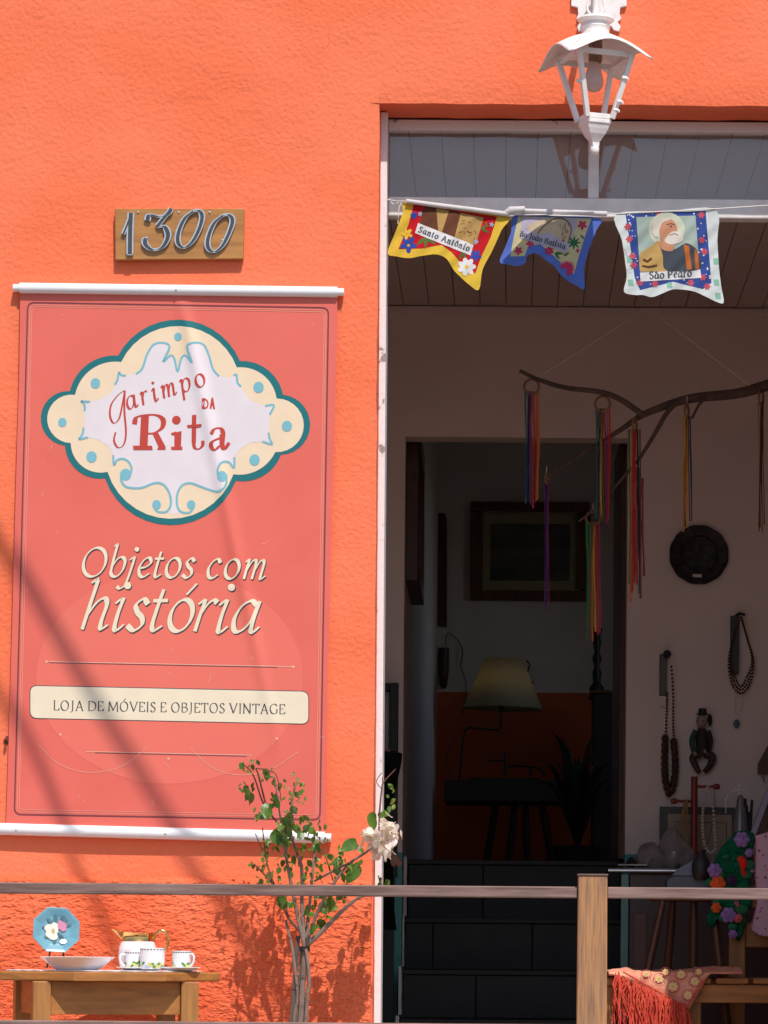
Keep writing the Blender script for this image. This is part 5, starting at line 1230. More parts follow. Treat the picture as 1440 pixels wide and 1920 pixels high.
jg = thing('black_jug', 'small black jug on a shelf behind the lamp shade', 'jug', W(982, 1270, BY - .08))
MB().lathe([(.020, W(0, 1272, BY).z), (.030, W(0, 1262, BY).z), (.018, W(0, 1246, BY).z), (.024, W(0, 1234, BY).z)], (W(980, 0, BY).x, BY - .08, 0), 14).build('body', M_black, jg, smooth=True)
MB().tube(catmull([W(986, 1238, BY - .08), W(993, 1246, BY - .08), W(989, 1260, BY - .08)], 5), .005, 7).build('handle', M_black, jg, smooth=True)
tag(MB().box(W(955, 0, BY).x, W(1010, 0, BY).x, BY - .14, BY - .001, W(0, 1279, BY).z, W(0, 1272.5, BY).z).build('wall_shelf', M_brown), 'small brown shelf on the back wall behind the lamp', 'shelf')
cb = thing('tall_dark_cabinet', 'tall dark cabinet against the right side of the back room', 'cabinet', Vector((W(1135, 0, 8.9).x, 8.9, LZ)))
a, b_ = W(1112, 1298, 8.9), W(1200, 1298, 8.9)
MB().box(a.x, b_.x, 8.75, 9.2, LZ, a.z - .02).build('body', M_black, cb, bevel=.004); MB().box(a.x - .02, b_.x, 8.73, 9.22, a.z - .0195, a.z).build('top', M_brown, cb, bevel=.004)
cs = thing('turned_candlestick', 'black turned candlestick standing on the tall cabinet', 'candlestick', W(1129, 1298, 8.95))
ck = m_per_px(8.95)
MB().lathe([(w * ck / 2, W(1129, v, 8.95).z) for w, v in ((28, 1297.9), (28, 1290), (14, 1280), (18, 1262), (10, 1250), (18, 1235), (10, 1222), (16, 1205), (12, 1192), (20, 1184), (20, 1178))], (W(1129, 0, 8.95).x, 8.95, 0), 14).build('body', M_black, cs, smooth=True)
dl = thing('open_wooden_door', 'brown plank door folded back against the stairwell wall', 'door', Vector((oxr, 3.6, LZ)))
for k in range(7):
    y = 3.62 + k * .13; MB().box(oxr - .012, oxr + .018, y, y + .126, LZ + .01, W(1160, 828, 3.9).z).build('plank', M_brown, dl, bevel=.003)
fp = thing('potted_leafy_plant', 'dark leafy plant in a pot beside the back room table', 'plant', Vector((W(1095, 0, 8.4).x, 8.4, LZ)))
MB().lathe([(.10, LZ), (.13, LZ + .22), (.12, LZ + .22)], (W(1095, 0, 8.4).x, 8.4, 0), 16).build('pot', M_black, fp, smooth=True)
M_dleaf = mat('dark_leaf', (.012, .022, .010), rough=.5)
for k in range(16):
    g = random.Random(40 + k); c = Vector((W(1095, 0, 8.4).x, 8.4, LZ + .2)); a = g.uniform(0, 6.3); L_ = g.uniform(.35, .68); sp = g.uniform(.06, .22)
    p = [c, c + Vector((math.cos(a) * sp * .4, math.sin(a) * sp * .4, L_ * .5)), c + Vector((math.cos(a) * sp * .8, math.sin(a) * sp * .8, L_ * .85)), c + Vector((math.cos(a) * sp * 1.5, math.sin(a) * sp * 1.5, L_))]
    q = catmull(p, 4); s = MB(); w_ = [.008, .012, .02, .028, .032, .034, .034, .032, .028, .022, .015, .008, .002]
    for i, pt_ in enumerate(q):
        d = Vector((-math.sin(a), math.cos(a), 0)) * w_[min(i, 12)]; s.v += [pt_ - d, pt_ + d]
        if i: n_ = len(s.v); s.f.append((n_ - 4, n_ - 3, n_ - 1, n_ - 2))
    s.build('leaf', M_dleaf, fp, smooth=True)

# ---------------------------------------------------------------- tall mirror frame and person at the left of the vestibule
tm = thing('tall_black_frame', 'tall black framed mirror leaning by the left wall of the entrance', 'mirror', Vector((W(728, 0, 3.03).x, 3.03, FZ)))
a, b_ = W(690, 1280, 3.0), W(744, 1645, 3.0)
MB().box(b_.x - .033, b_.x, 3.0, 3.06, b_.z, a.z).build('frame', M_black, tm, bevel=.003); MB().box(a.x, b_.x - .034, 3.0, 3.06, a.z - .033, a.z).build('frame', M_black, tm, bevel=.003)
MB().box(a.x, b_.x - .034, 3.0, 3.06, b_.z, b_.z + .033).build('frame', M_black, tm, bevel=.003)
MB().box(a.x, b_.x - .034, 3.03, 3.04, b_.z + .034, a.z - .034).build('glass', mat('mirror_grey', (.30, .27, .28), rough=.3), tm)
MB().box(a.x + .02, a.x + .06, 3.01, 3.06, FZ, b_.z - .001).box(b_.x - .05, b_.x - .01, 3.01, 3.06, FZ, b_.z - .001).build('leg', M_black, tm)

def skinned(name, joints, edges, m, parent, rootj, sub=2):
    names = list(joints); idx = {n: i for i, n in enumerate(names)}
    org = root_loc(parent)
    me = bpy.data.meshes.new(name)
    me.from_pydata([Vector(joints[n][0]) - org for n in names], [(idx[a], idx[b]) for a, b in edges], [])
    me.materials.append(m)
    o = link_mesh(name, me, parent)
    o.modifiers.new('skin', 'SKIN').use_smooth_shade = True
    if not me.skin_vertices: me.attributes.new('skin', 'FLOAT', 'POINT')
    for i, n in enumerate(names):
        r = joints[n][1]; sv = me.skin_vertices[0].data[i]
        sv.radius = (r, r) if not isinstance(r, tuple) else r; sv.use_root = (n == rootj)
    s = o.modifiers.new('sub', 'SUBSURF'); s.levels = sub; s.render_levels = sub
    return o
PY = 2.30
ppl = thing('person', 'person in black standing just inside the doorway behind the door frame, hand at the side', 'person', Vector((W(690, 0, PY).x, PY, FZ)))
px_ = W(672, 0, PY).x
def J(dx, dy, z, r): return (Vector((px_ + dx, PY + dy, FZ + z)), r)
hand = W(733, 1606, PY)
JT = {'pelvis': J(0, 0, .93, .115), 'waist': J(0, 0, 1.06, .10), 'chest': J(0, 0, 1.25, .115), 'neckb': J(0, 0, 1.40, .06), 'neck': J(0, -.005, 1.46, .048), 'head1': J(0, -.01, 1.54, .072), 'head2': J(0, -.01, 1.61, .078), 'head3': J(0, 0, 1.68, .05),
      'shL': J(-.15, 0, 1.36, .055), 'elL': J(-.19, .02, 1.08, .038), 'wrL': J(-.18, -.06, .86, .026), 'haL': J(-.18, -.08, .78, .03),
      'shR': J(.12, 0, 1.36, .052), 'elR': J(.075, .03, 1.10, .034), 'wrR': (hand + Vector((-.062, .01, .05)), .023), 'haR': (hand + Vector((-.030, -.002, .018)), .021),
      'hipL': J(-.09, 0, .88, .085), 'knL': J(-.095, -.01, .48, .055), 'anL': J(-.10, .01, .09, .038), 'toL': J(-.10, -.12, .03, .032),
      'hipR': J(.06, 0, .88, .085), 'knR': J(.055, -.01, .48, .055), 'anR': J(.045, .01, .09, .038), 'toR': J(.05, -.12, .03, .032)}
ED = [('pelvis', 'waist'), ('waist', 'chest'), ('chest', 'neckb'), ('neckb', 'neck'), ('neck', 'head1'), ('head1', 'head2'), ('head2', 'head3'), ('chest', 'shL'), ('shL', 'elL'), ('elL', 'wrL'), ('wrL', 'haL'), ('chest', 'shR'), ('shR', 'elR'), ('elR', 'wrR'), ('wrR', 'haR'),
      ('pelvis', 'hipL'), ('hipL', 'knL'), ('knL', 'anL'), ('anL', 'toL'), ('pelvis', 'hipR'), ('hipR', 'knR'), ('knR', 'anR'), ('anR', 'toR')]
hb_ = JT['haR'][0]; hl_ = JT['haL'][0]
for i, (dx, dz, L_) in enumerate(((.012, .004, .060), (.014, -.006, .068), (.010, -.016, .064), (.002, -.024, .052))):
    JT['f%da' % i] = (hb_ + Vector((dx, -.004 * i, dz)), .0095); JT['f%db' % i] = (hb_ + Vector((dx + L_ * .55, -.004 * i - .004, dz - L_ * .30)), .0085); JT['f%dc' % i] = (hb_ + Vector((dx + L_ * .85, -.004 * i + .004, dz - L_ * .62)), .007)
    ED += [('haR', 'f%da' % i), ('f%da' % i, 'f%db' % i), ('f%db' % i, 'f%dc' % i)]
    JT['g%da' % i] = (hl_ + Vector((-.02 + .013 * i, 0, -.03)), .009); JT['g%db' % i] = (hl_ + Vector((-.022 + .014 * i, -.012, -.07 - .006 * (i in (1, 2)))), .008); JT['g%dc' % i] = (hl_ + Vector((-.022 + .014 * i, -.004, -.10 - .008 * (i in (1, 2)))), .0065)
    ED += [('haL', 'g%da' % i), ('g%da' % i, 'g%db' % i), ('g%db' % i, 'g%dc' % i)]
JT['tha'] = (hb_ + Vector((.004, -.022, .016)), .010); JT['thb'] = (hb_ + Vector((.030, -.034, .010)), .008); ED += [('wrR', 'tha'), ('tha', 'thb')]
JT['tga'] = (hl_ + Vector((.022, -.02, -.005)), .010); JT['tgb'] = (hl_ + Vector((.026, -.035, -.04)), .008); ED += [('wrL', 'tga'), ('tga', 'tgb')]
skinned('body', JT, ED, M_skin, ppl, 'pelvis')
c = Vector((px_, PY, FZ))
def ringed(prof, n=28):
    s = MB(); b = 0
    for (z, rx, ry, dx) in prof:
        for k in range(n):
            a = 2 * math.pi * k / n; w = 1 + .03 * math.sin(5 * a + z * 9) * (1 if z < .9 else .2)
            s.v.append(c + Vector((dx + rx * w * math.cos(a), ry * w * math.sin(a), z)))
    for i in range(len(prof) - 1):
        for k in range(n): s.f.append((i * n + k, i * n + (k + 1) % n, (i + 1) * n + (k + 1) % n, (i + 1) * n + k))
    return s
dx_hem = W(743, 1742, PY).x - px_
ringed([(.72, dx_hem, .17, 0), (.80, dx_hem - .012, .165, 0), (.95, .155, .145, 0), (1.07, .125, .12, 0), (1.25, .150, .135, 0), (1.36, .155, .115, 0), (1.41, .085, .08, 0), (1.43, .065, .066, 0)]).build('black_dress', M_blackcloth, ppl, smooth=True)
for sx, sh_, el in ((-1, 'shL', 'elL'), (1, 'shR', 'elR')):
    a, b = JT[sh_][0], JT[el][0]; MB().tube([a + (a - b) * .12, a, a.lerp(b, .55)], [.062, .066, .058], 14).build('sleeve', M_blackcloth, ppl, smooth=True)
for sx in (-.10, .045):
    MB().tube([c + Vector((sx, .01, .0)), c + Vector((sx, .005, .12)), c + Vector((sx + .01, 0, .34))], [.048, .046, .060], 14).ball(c + Vector((sx, -.07, .035)), .045, .10, .036).build('boot', M_blackcloth, ppl, smooth=True)
hd = c + Vector((0, -.005, 1.60))
MB().ball(hd + Vector((0, .022, .02)), .092, .10, .115, 16, 12).tube([hd + Vector((0, .06, 0)), hd + Vector((0, .10, -.08)), hd + Vector((0, .10, -.2))], [.06, .05, .02], 10).build('hair', mat('dark_hair', (.015, .01, .008), rough=.6), ppl, smooth=True)
for sx in (-1, 1):
    MB().ball(hd + Vector((sx * .032, -.080, -.005)), .010, .006, .006).build('eye', M_black, ppl, smooth=True); MB().ball(hd + Vector((sx * .085, .0, -.01)), .010, .018, .026).build('ear', M_skin, ppl, smooth=True)
MB().ball(hd + Vector((0, -.092, -.03)), .011, .016, .020).build('nose', M_skin, ppl, smooth=True); MB().ball(hd + Vector((0, -.080, -.068)), .022, .008, .006).build('mouth', mat('lips', (.30, .10, .08), rough=.5), ppl, smooth=True)

# ---------------------------------------------------------------- table with crockery in front of the wall
tx, ty = W(208, 0, -.40).x, -.36
ztop = W(200, 1822, -.45).z
tbl = thing('octagonal_side_table', 'small honey coloured wooden table with an eight sided top against the wall', 'table', Vector((tx, ty, 0)))
ang = R(16)
T3 = Matrix.Translation((tx, ty, 0)) @ Matrix.Rotation(ang, 4, 'Z')
def tp(x, y, z): return T3 @ Vector((x, y, z))
rt = .355
MB().prism([tp(rt * math.cos(R(22.5 + 45 * k)) * 1.0, rt * math.sin(R(22.5 + 45 * k)) * .82, ztop) for k in range(8)], (0, 0, -.027)).build('top', M_honey, tbl, bevel=.004)
lx, ly = .218, .185
for sx, sy in ((-1, -1), (1, -1), (1, 1), (-1, 1)):
    p = [tp(sx * lx + a * .026, sy * ly + b * .026, z) for z in (0, ztop - .028) for a, b in ((-1, -1), (1, -1), (1, 1), (-1, 1))]
    MB().hexa(p).build('leg', M_honeyv, tbl, bevel=.003)
for (x0, y0, x1, y1) in ((-lx + .027, -ly - .012, lx - .027, -ly + .008), (-lx + .027, ly - .008, lx - .027, ly + .012)):
    MB().hexa([tp(x, y, z) for z in (ztop - .125, ztop - .0285) for x, y in ((x0, y0), (x1, y0), (x1, y1), (x0, y1))]).build('apron', M_honey, tbl, bevel=.002)
for sx in (-1, 1):
    MB().hexa([tp(x, y, z) for z in (ztop - .125, ztop - .0285) for x, y in ((sx * lx - .01, -ly + .027), (sx * lx + .01, -ly + .027), (sx * lx + .01, ly - .027), (sx * lx - .01, ly - .027))]).build('apron', M_honey, tbl, bevel=.002)
M_porc = mat('white_porcelain', (0.80, 0.79, 0.80), rough=.15, var=.02, vscale=20)
M_gilt = mat('bright_gilding', (0.78, 0.46, 0.16), rough=.14, metal=1.0, var=.05)
M_dgreen, M_dyel, M_dink = mat('china_green', (.10, .26, .04), rough=.2), mat('china_yellow', (.70, .62, .12), rough=.2), mat('china_ink', (.06, .07, .06), rough=.25)
zt1 = ztop + .0035
doily = MB(); dn = 64
dc = W(205, 1815, ty)
pts = []
for k in range(dn):
    a = 2 * math.pi * k / dn; r = .285 + .006 * (k % 2); pts.append(Vector((tx + .0 + r * math.cos(a), ty - .02 + r * .70 * math.sin(a), ztop + .001 + (.0012 if k % 2 else 0))))
doily.prism(pts, (0, 0, .002))
tag(doily.build('lace_doily', mat('lace_white', (.72, .70, .74), rough=.95, var=.15, vscale=120, bump=.8, bscale=200, dist=.004)), 'white scalloped lace doily under the crockery', 'doily')
ky = -.42
kk = m_per_px(ky)
def kz(v): return W(200, v, ky).z
# octagonal blue plate on a stand
bp = thing('blue_rose_plate', 'octagonal pale blue plate painted with roses propped on a small stand', 'plate', W(106, 1815, ky + .02))
pc0 = W(105, 1745, ky + .02)
tilt = Matrix.Rotation(R(-14), 3, 'X') @ Matrix.Rotation(R(12), 3, 'Z')
axp = tilt @ Matrix(((1, 0, 0), (0, 0, -1), (0, 1, 0)))
M_blue = mat('plate_blue', (.11, .27, .35), rough=.18, col2=(.17, .36, .43), vscale=16)
MB().lathe([(.001, .004), (.044, .004), (.050, .006), (.066, .012), (.0735, .0135), (.074, .011), (.05, .0), (.001, 0)], pc0, 8, axis=axp, rot=R(22.5)).build('dish', M_blue, bp, bevel=.002)
def on_plate(x, y, h=.0062): return pc0 + axp @ Vector((x, y, h))
def blob(nm, m, items, h):
    P = MB()
    for i, (x, y, rx, ry, a) in enumerate(items):
        n = 10; P.v += [on_plate(x + rx * math.cos(t) * math.cos(a) - ry * math.sin(t) * math.sin(a), y + rx * math.cos(t) * math.sin(a) + ry * math.sin(t) * math.cos(a), h + i * .00008) for t in (2 * math.pi * k / n for k in range(n))]
        b = len(P.v) - n; P.f.append(tuple(b + k for k in range(n)))
    P.build(nm, m, bp)
blob('painted_leaves', mat('china_teal_leaf', (.07, .14, .17), rough=.2, var=.3, vscale=80), [(.016 * math.cos(a) * s, .004 + .020 * math.sin(a) * s, .014, .006, a) for a, s in ((0.3, 2.1), (0.7, 2.3), (1.0, 2.2), (1.7, 1.6), (2.4, 1.6), (3.1, 1.8), (3.8, 1.8), (4.6, 1.7), (5.4, 1.5))], .0064)
blob('painted_rose', mat('china_cream_rose', (.75, .68, .58), rough=.2), [(-.012, -.004, .024, .017, 1.2), (-.022, .006, .014, .011, .4), (-.004, .010, .014, .011, 2.0), (-.008, -.020, .014, .011, 0), (-.020, -.012, .012, .010, .8)], .0076)
blob('painted_pink_rose', mat('china_pink_rose', (.55, .22, .34), rough=.2), [(.017, .014, .014, .013, 0), (.021, .006, .010, .009, 1), (.012, .022, .009, .007, 2)], .0084)
blob('rose_heart', mat('china_rose_heart', (.55, .36, .14), rough=.2), [(-.009, -.004, .005, .008, .2)], .0088)
blob('price_tag', M_porc, [(.022, -.034, .011, .008, .15)], .0092)
MB().tube([W(88, 1815, ky + .03), W(92, 1795, ky + .03), W(96, 1770, ky + .06)], .003, 6).tube([W(120, 1815, ky + .03), W(118, 1770, ky + .06)], .003, 6).build('stand', M_brown, bp, smooth=True)
def dish(name, label, u, w_top, w_bot, v0, v1, y, cat):
    k = m_per_px(y); x = W(u, 1800, y).x; z0, z1 = zt1, zt1 + (v1 - v0) * k
    return tag(MB().lathe([(w_bot * k / 2 * .9, z0), (w_bot * k / 2, z0 + .002), (w_bot * k / 2 * 1.25, z0 + (z1 - z0) * .35), (w_top * k / 2 * .9, z0 + (z1 - z0) * .8), (w_top * k / 2, z1), (w_top * k / 2 * .985, z1 + .001), (w_top * k / 2 * .86, z0 + (z1 - z0) * .75), (w_bot * k / 2, z0 + .006), (.001, z0 + .005)], (x, y, 0), 40).build(name, M_porc, smooth=True), label, cat)
dish('serving_bowl', 'shallow white porcelain bowl in front of the blue plate', 145, 141, 80, 1791, 1816, -.50, 'bowl')
dish('saucer', 'flat white saucer under the single right mug', 338, 78, 46, 1809, 1816, -.46, 'saucer')
dish('saucer', 'white saucer under the pair of mugs next to the pitcher', 268, 100, 56, 1810, 1816, -.40, 'saucer')
pit = thing('gilded_pitcher', 'white porcelain pitcher with a gold spout rim and gold handle', 'pitcher', W(262, 1812, -.33))
yp = -.33
k = m_per_px(yp); pxx = W(258, 1780, yp).x
def pz(v): return zt1 + (1815 - v) * k
MB().lathe([(30 * k, pz(1815)), (33 * k, pz(1808)), (36.5 * k, pz(1790)), (35 * k, pz(1772)), (31 * k, pz(1760.5))], (pxx, yp, 0), 36).build('body', M_porc, pit, smooth=True)
gp = MB().lathe([(31 * k, pz(1760)), (28.5 * k, pz(1754)), (29 * k, pz(1748)), (30.5 * k, pz(1744)), (28.5 * k, pz(1745)), (26 * k, pz(1758))], (pxx, yp, 0), 36)
for i, p in enumerate(gp.v):
    d = Vector((p.x - pxx, p.y - yp, 0)); a = math.atan2(d.y, d.x); t = max(0, math.cos(a - math.pi)) ** 4; q = max(0, (p.z - pz(1760)) / (pz(1744) - pz(1760)))
    gp.v[i] = p + Vector((-1, 0, 0)) * t * q * 26 * k + Vector((0, 0, 1)) * t * q * 9 * k
gp.build('gold_rim', M_gilt, pit, smooth=True)
MB().tube(catmull([Vector((pxx + dx * k, yp, pz(v))) for dx, v in ((28, 1764), (33, 1748), (42, 1740), (53, 1744), (57, 1758), (53, 1774), (42, 1786), (34, 1790))], 6), [.0048, .0052, .0045, .004], 10).build('handle', M_gilt, pit, smooth=True)
bead = MB().box(pxx - 20 * k, pxx - 8 * k, yp - 36.8 * k, yp - 36.6 * k, pz(1784), pz(1776)).build('price_tag', mat('tag_pink', (.7, .55, .55), rough=.6), pit)
def mug(label, u, y, hang, w=37, h=33):
    k = m_per_px(y); x = W(u, 1800, y).x; z0 = zt1 + .005; t = thing('espresso_mug', label, 'mug', (x, y, z0), 'green leaf mugs on the doily')
    r = w * k / 2; H = h * k
    MB().lathe([(r * .93, z0), (r * .96, z0 + .002), (r, z0 + H * .5), (r, z0 + H), (r * .93, z0 + H), (r * .92, z0 + .006), (.001, z0 + .005)], (x, y, 0), 30).build('cup', M_porc, t, smooth=True)
    a = hang; d = Vector((math.cos(a), math.sin(a), 0)); c0 = Vector((x, y, z0))
    MB().tube(catmull([c0 + d * r * .97 + Vector((0, 0, H * .82)), c0 + d * (r + .012) + Vector((0, 0, H * .80)), c0 + d * (r + .015) + Vector((0, 0, H * .5)), c0 + d * (r + .008) + Vector((0, 0, H * .25)), c0 + d * r * .97 + Vector((0, 0, H * .18))], 5), .0032, 8).build('handle', M_porc, t, smooth=True)
    def on(th, z, e=.0006): return Vector((x + (r + e) * math.cos(th), y + (r + e) * math.sin(th), z0 + z))
    def patch(nm, m, items, e):
        P = MB()
        for th, z, rw, rh, tw in items:
            n = 8; b = len(P.v)
            for q in range(n):
                s = 2 * math.pi * q / n; du, dv = rw * math.cos(s), rh * math.sin(s)
                P.v.append(on(th + (du * math.cos(tw) - dv * math.sin(tw)) / r, z + du * math.sin(tw) + dv * math.cos(tw), e))
            P.f.append(tuple(range(b, b + n)))
        P.build(nm, m, t)
    g = random.Random(int(u)); F0 = -math.pi / 2
    its = [(F0 + q * .26, H * .92, .0030, .0016, 0) for q in range(-12, 13)]
    patch('rim_pattern', M_dink, its, .0006)
    patch('leaf_pattern', M_dgreen, [(F0 + g.uniform(-1.4, 1.4), H * g.uniform(.12, .42), .0065, .0035, g.uniform(-1, 1)) for _ in range(9)], .0007)
    patch('fruit_pattern', M_dyel, [(F0 + g.uniform(-1.3, 1.3), H * g.uniform(.10, .28), .0055, .003, g.uniform(-.5, .5)) for _ in range(6)], .0010)
    patch('shade_pattern', mat('china_pale_blue', (.35, .50, .55), rough=.2), [(F0 + g.uniform(-1.2, 1.2), H * g.uniform(.08, .22), .006, .0022, 0) for _ in range(4)], .0004)
mug('white mug with green leaves standing alone on its own saucer', 341, -.46, R(-30), 36, 35)
mug('larger white mug with green leaves in front of the gilded pitcher', 286, -.46, R(100), 47, 40)
mug('small white mug with its handle turned out, beside the larger mug', 252, -.42, R(200), 36, 33)

# ---------------------------------------------------------------- white bougainvillea
def Z3(x, y): return (400 + x / 3.692, 1400 + y / 3.692)
BGY = -.25
bg_ = thing('bougainvillea', 'potted white bougainvillea with bare grey stems in front of the orange wall', 'plant', Vector((W(567, 0, BGY).x, BGY, 0)))
bx = W(567, 0, BGY).x
MB().lathe([(.10, .0), (.14, .26), (.15, .27), (.15, .29), (.13, .29), (.12, .25), (.001, .25)], (bx, BGY, 0), 28).build('pot', mat('terracotta', (.36, .14, .07), rough=.8, var=.15), bg_, smooth=True)
M_stem = mat('grey_stem', (.22, .15, .12), rough=.8, var=.25, vscale=40, bump=.4, bscale=90, dist=.003)
M_stemr = mat('young_stem', (.16, .06, .035), rough=.7, var=.2, vscale=40)
def stem(pts, r, m=M_stem, y0=0., y1=0.):
    q = [Vector((*Z3(a, b), 0)) for a, b in pts]; n = len(q)
    MB().tube(catmull([W(p.x, p.y, BGY + y0 + (y1 - y0) * i / (n - 1)) for i, p in enumerate(q)], 5), r, 8).build('stem', m, bg_, smooth=True)
g0 = Vector((bx, BGY, .25))
def rootstem(pts, r, m=M_stem, y=0.):
    q = [W(*Z3(a, b), BGY + y) for a, b in pts]
    MB().tube(catmull([g0 + Vector((rr.uniform(-.02, .02), y, 0))] + q, 6), r, 8).build('stem', m, bg_, smooth=True)
rootstem([(605, 1900), (615, 1700), (628, 1500), (632, 1380)], [.010, .009, .008])
rootstem([(585, 1900), (600, 1650), (612, 1400)], [.007, .006], y=.015)
rootstem([(640, 1900), (650, 1720), (665, 1640), (655, 1500), (640, 1400)], [.006, .005], y=-.012)
rootstem([(560, 1900), (585, 1740), (560, 1500), (545, 1390), (500, 1200)], [.006, .004], y=.01)
MB().bar(Vector((bx - .03, BGY + .02, .24)), W(*Z3(587, 1310), BGY + .02), .012, .012).build('stake', mat('grey_stake', (.10, .08, .07), rough=.8), bg_)
MB().lathe([(.016, -.008), (.016, .008)], W(*Z3(632, 1400), BGY), 10).build('tie', M_black, bg_)
MB().tube([W(*Z3(550, 1585), BGY - .012), W(*Z3(665, 1585), BGY - .014)], .0016, 6).build('tie', M_black, bg_)
stem([(632, 1380), (590, 1200), (540, 950), (510, 800), (480, 600), (462, 480), (440, 330), (425, 210)], [.007, .006, .004, .0025, .0018], y1=-.03)
stem([(632, 1380), (615, 1100), (612, 850), (582, 750), (540, 600), (545, 400), (560, 300), (590, 215)], [.007, .005, .003, .0018], y1=.04)
stem([(640, 1380), (660, 1150), (690, 850), (700, 650), (690, 560)], [.006, .004, .002], M_stem, 0, .05)
stem([(650, 1370), (750, 1280), (900, 1130), (1000, 1050), (1075, 1025)], [.009, .007, .005, .003], M_stem, 0, -.04)
stem([(650, 1350), (720, 1150), (800, 1000), (930, 820), (1060, 730), (1150, 640)], [.006, .005, .004, .003], M_stem, 0, -.06)
stem([(600, 1280), (520, 1180), (470, 1060), (420, 960), (330, 860), (280, 810)], [.005, .004, .002], M_stemr, 0, -.03)
stem([(700, 930), (830, 860), (950, 800)], [.004, .003], M_stem, .02, -.05)
stem([(470, 560), (350, 400), (290, 230), (255, 165), (215, 130)], [.003, .0022, .0015], M_stemr, -.01, -.04)
stem([(360, 390), (310, 190), (300, 150), (410, 180)], [.003, .002, .0012], M_stemr, -.03, -.03)
stem([(1150, 460), (1165, 300), (1180, 245), (1262, 155)], [.003, .002, .0015], M_stemr, -.06, -.07)
stem([(1172, 260), (1170, 210)], .0014, M_stemr, -.06, -.06); stem([(1160, 290), (1130, 240), (1165, 180)], .0013, M_stemr, -.06, -.06); stem([(1145, 640), (1150, 460)], .0025, M_stemr, -.06, -.06)
stem([(760, 710), (800, 830), (830, 930)], [.0025, .002], M_stemr, .03, .0)
stem([(340, 560), (370, 800), (420, 950)], [.0016, .0022, .003], M_stemr, -.02, -.02); stem([(290, 600), (340, 720), (380, 800)], .0014, M_stemr, -.02, -.02)
stem([(470, 380), (455, 265), (430, 190), (380, 160), (310, 150)], .0016, M_stemr, .0, -.02)
def leaf_mesh(nm, L_, wd, fold, curl, m):
    s = MB(); n = 8
    for i in range(n + 1):
        t = i / n; w = wd * (math.sin(math.pi * min(1, t * 1.08 + .02)) ** .8) * (1 - .25 * t) if 0 < i < n else .0004
        z = -curl * t * t; wv = .04 * L_ * math.sin(t * 9)
        for sx in (-1, -.5, 0, .5, 1): s.v.append(Vector((sx * w, t * L_, z + fold * abs(sx) * w + (wv * abs(sx)))))
    for i in range(n):
        for j in range(4): a = i * 5 + j; s.f.append((a, a + 1, a + 6, a + 5))
    return s.mesh(nm, m, True)
def leafmat(nm, c1, c2): return mat(nm, c1, rough=.38, col2=c2, vscale=22, bump=.35, bscale=55, dist=.004, trans=.32, spec=.5)
M_leaf, M_leafy = leafmat('bougainvillea_leaf', (.05, .125, .014), (.12, .23, .03)), leafmat('young_leaf', (.14, .20, .02), (.24, .30, .05))
LM = [leaf_mesh('leaf', .050, .019, .35, .014, M_leaf), leaf_mesh('leaf', .050, .020, .15, .022, M_leaf), leaf_mesh('leaf', .050, .017, .55, .008, M_leafy)]
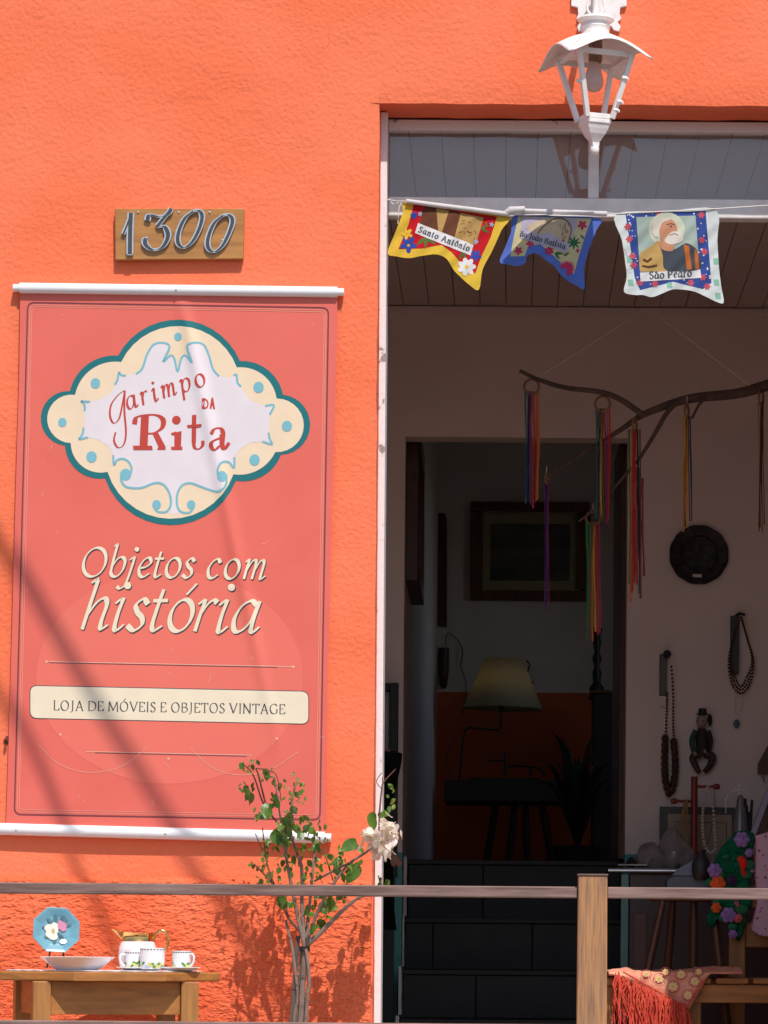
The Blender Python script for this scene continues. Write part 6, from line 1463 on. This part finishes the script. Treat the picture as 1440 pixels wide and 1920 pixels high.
spots = [(390, 430, 30), (500, 480, 24), (420, 615, 30), (485, 590, 26), (250, 345, 24), (220, 265, 17), (280, 265, 15), (212, 130, 14), (262, 140, 12), (315, 470, 12), (410, 250, 12), (455, 268, 12), (380, 190, 15), (345, 180, 11), (530, 320, 11), (600, 365, 13), (565, 330, 12), (590, 262, 13), (575, 225, 10), (690, 580, 20), (640, 690, 16), (720, 690, 18), (380, 690, 12), (480, 770, 18), (440, 700, 14), (350, 830, 11), (390, 885, 16), (372, 762, 13), (445, 925, 12), (558, 772, 15), (590, 712, 12), (650, 805, 14), (680, 890, 13), (750, 840, 15), (742, 925, 14), (870, 790, 22), (852, 850, 18), (985, 680, 32), (990, 850, 36), (1110, 490, 30), (1180, 470, 24), (892, 740, 11), (330, 930, 13), (440, 1080, 30), (545, 1092, 14), (700, 1082, 24), (822, 1082, 26), (760, 1040, 18), (650, 1122, 22), (792, 1160, 24), (722, 1232, 24), (892, 1040, 16), (272, 812, 12), (632, 640, 13), (700, 640, 13), (512, 690, 13), (602, 500, 13), (1235, 385, 18), (1215, 275, 11), (430, 345, 16), (540, 430, 17), (560, 560, 18), (470, 520, 20), (610, 600, 15), (660, 560, 15), (730, 560, 14), (770, 640, 12), (310, 500, 10), (530, 850, 13), (620, 900, 12), (700, 780, 13), (800, 760, 12), (915, 700, 10), (460, 850, 12), (1190, 940, 15), (1160, 950, 10), (880, 900, 16), (940, 870, 14), (780, 1110, 20), (560, 640, 16), (520, 560, 22), (450, 640, 20)]
full = list(spots)
gx = random.Random(77)
for (x, y, s) in spots:                     # small side leaves on the same shoots
    for _ in range(3 if s < 22 else 2):
        full.append((x + gx.uniform(-42, 42), y + gx.uniform(-46, 46), max(8, s * gx.uniform(.45, .8))))
for i, (x, y, s) in enumerate(full):
    g = random.Random(100 + i); p = W(*Z3(x, y - s * 1.4), BGY + g.uniform(-.075, .05)); sc_ = s * 4.7 / 3.692 * m_per_px(BGY) / .050
    me = LM[2] if (s < 13 and g.random() < .45) else LM[i % 2]
    instance('leaf', me, bg_, p, (R(-95 + g.uniform(-45, 50)), g.uniform(-.7, .7), g.uniform(-1.2, 1.2)), (sc_ * g.uniform(.85, 1.1),) * 3)
M_bract = mat('cream_bract', (.86, .80, .62), rough=.7, col2=(.90, .80, .76), vscale=26, trans=.4, bump=.3, bscale=60, dist=.003)
BM = [leaf_mesh('bract', .036, .015, .35, .012, M_bract), leaf_mesh('bract', .036, .016, .15, -.012, M_bract)]
for i in range(84):
    g = random.Random(300 + i); cx, cy, rd = ((1075, 620, 85), (1225, 560, 95), (1180, 690, 80), (1130, 640, 90))[i % 4]
    a, q = g.uniform(0, 6.28), g.uniform(.1, 1) ** .6
    p = W(*Z3(cx + math.cos(a) * rd * q * .8, cy + math.sin(a) * rd * q * .8), BGY - .06 + g.uniform(-.035, .025))
    instance('bract', BM[i % 2], bg_, p, (R(-60 + g.uniform(-70, 70)), g.uniform(-1, 1), -a + math.pi / 2 + g.uniform(-.6, .6)), (g.uniform(.8, 1.25),) * 3)
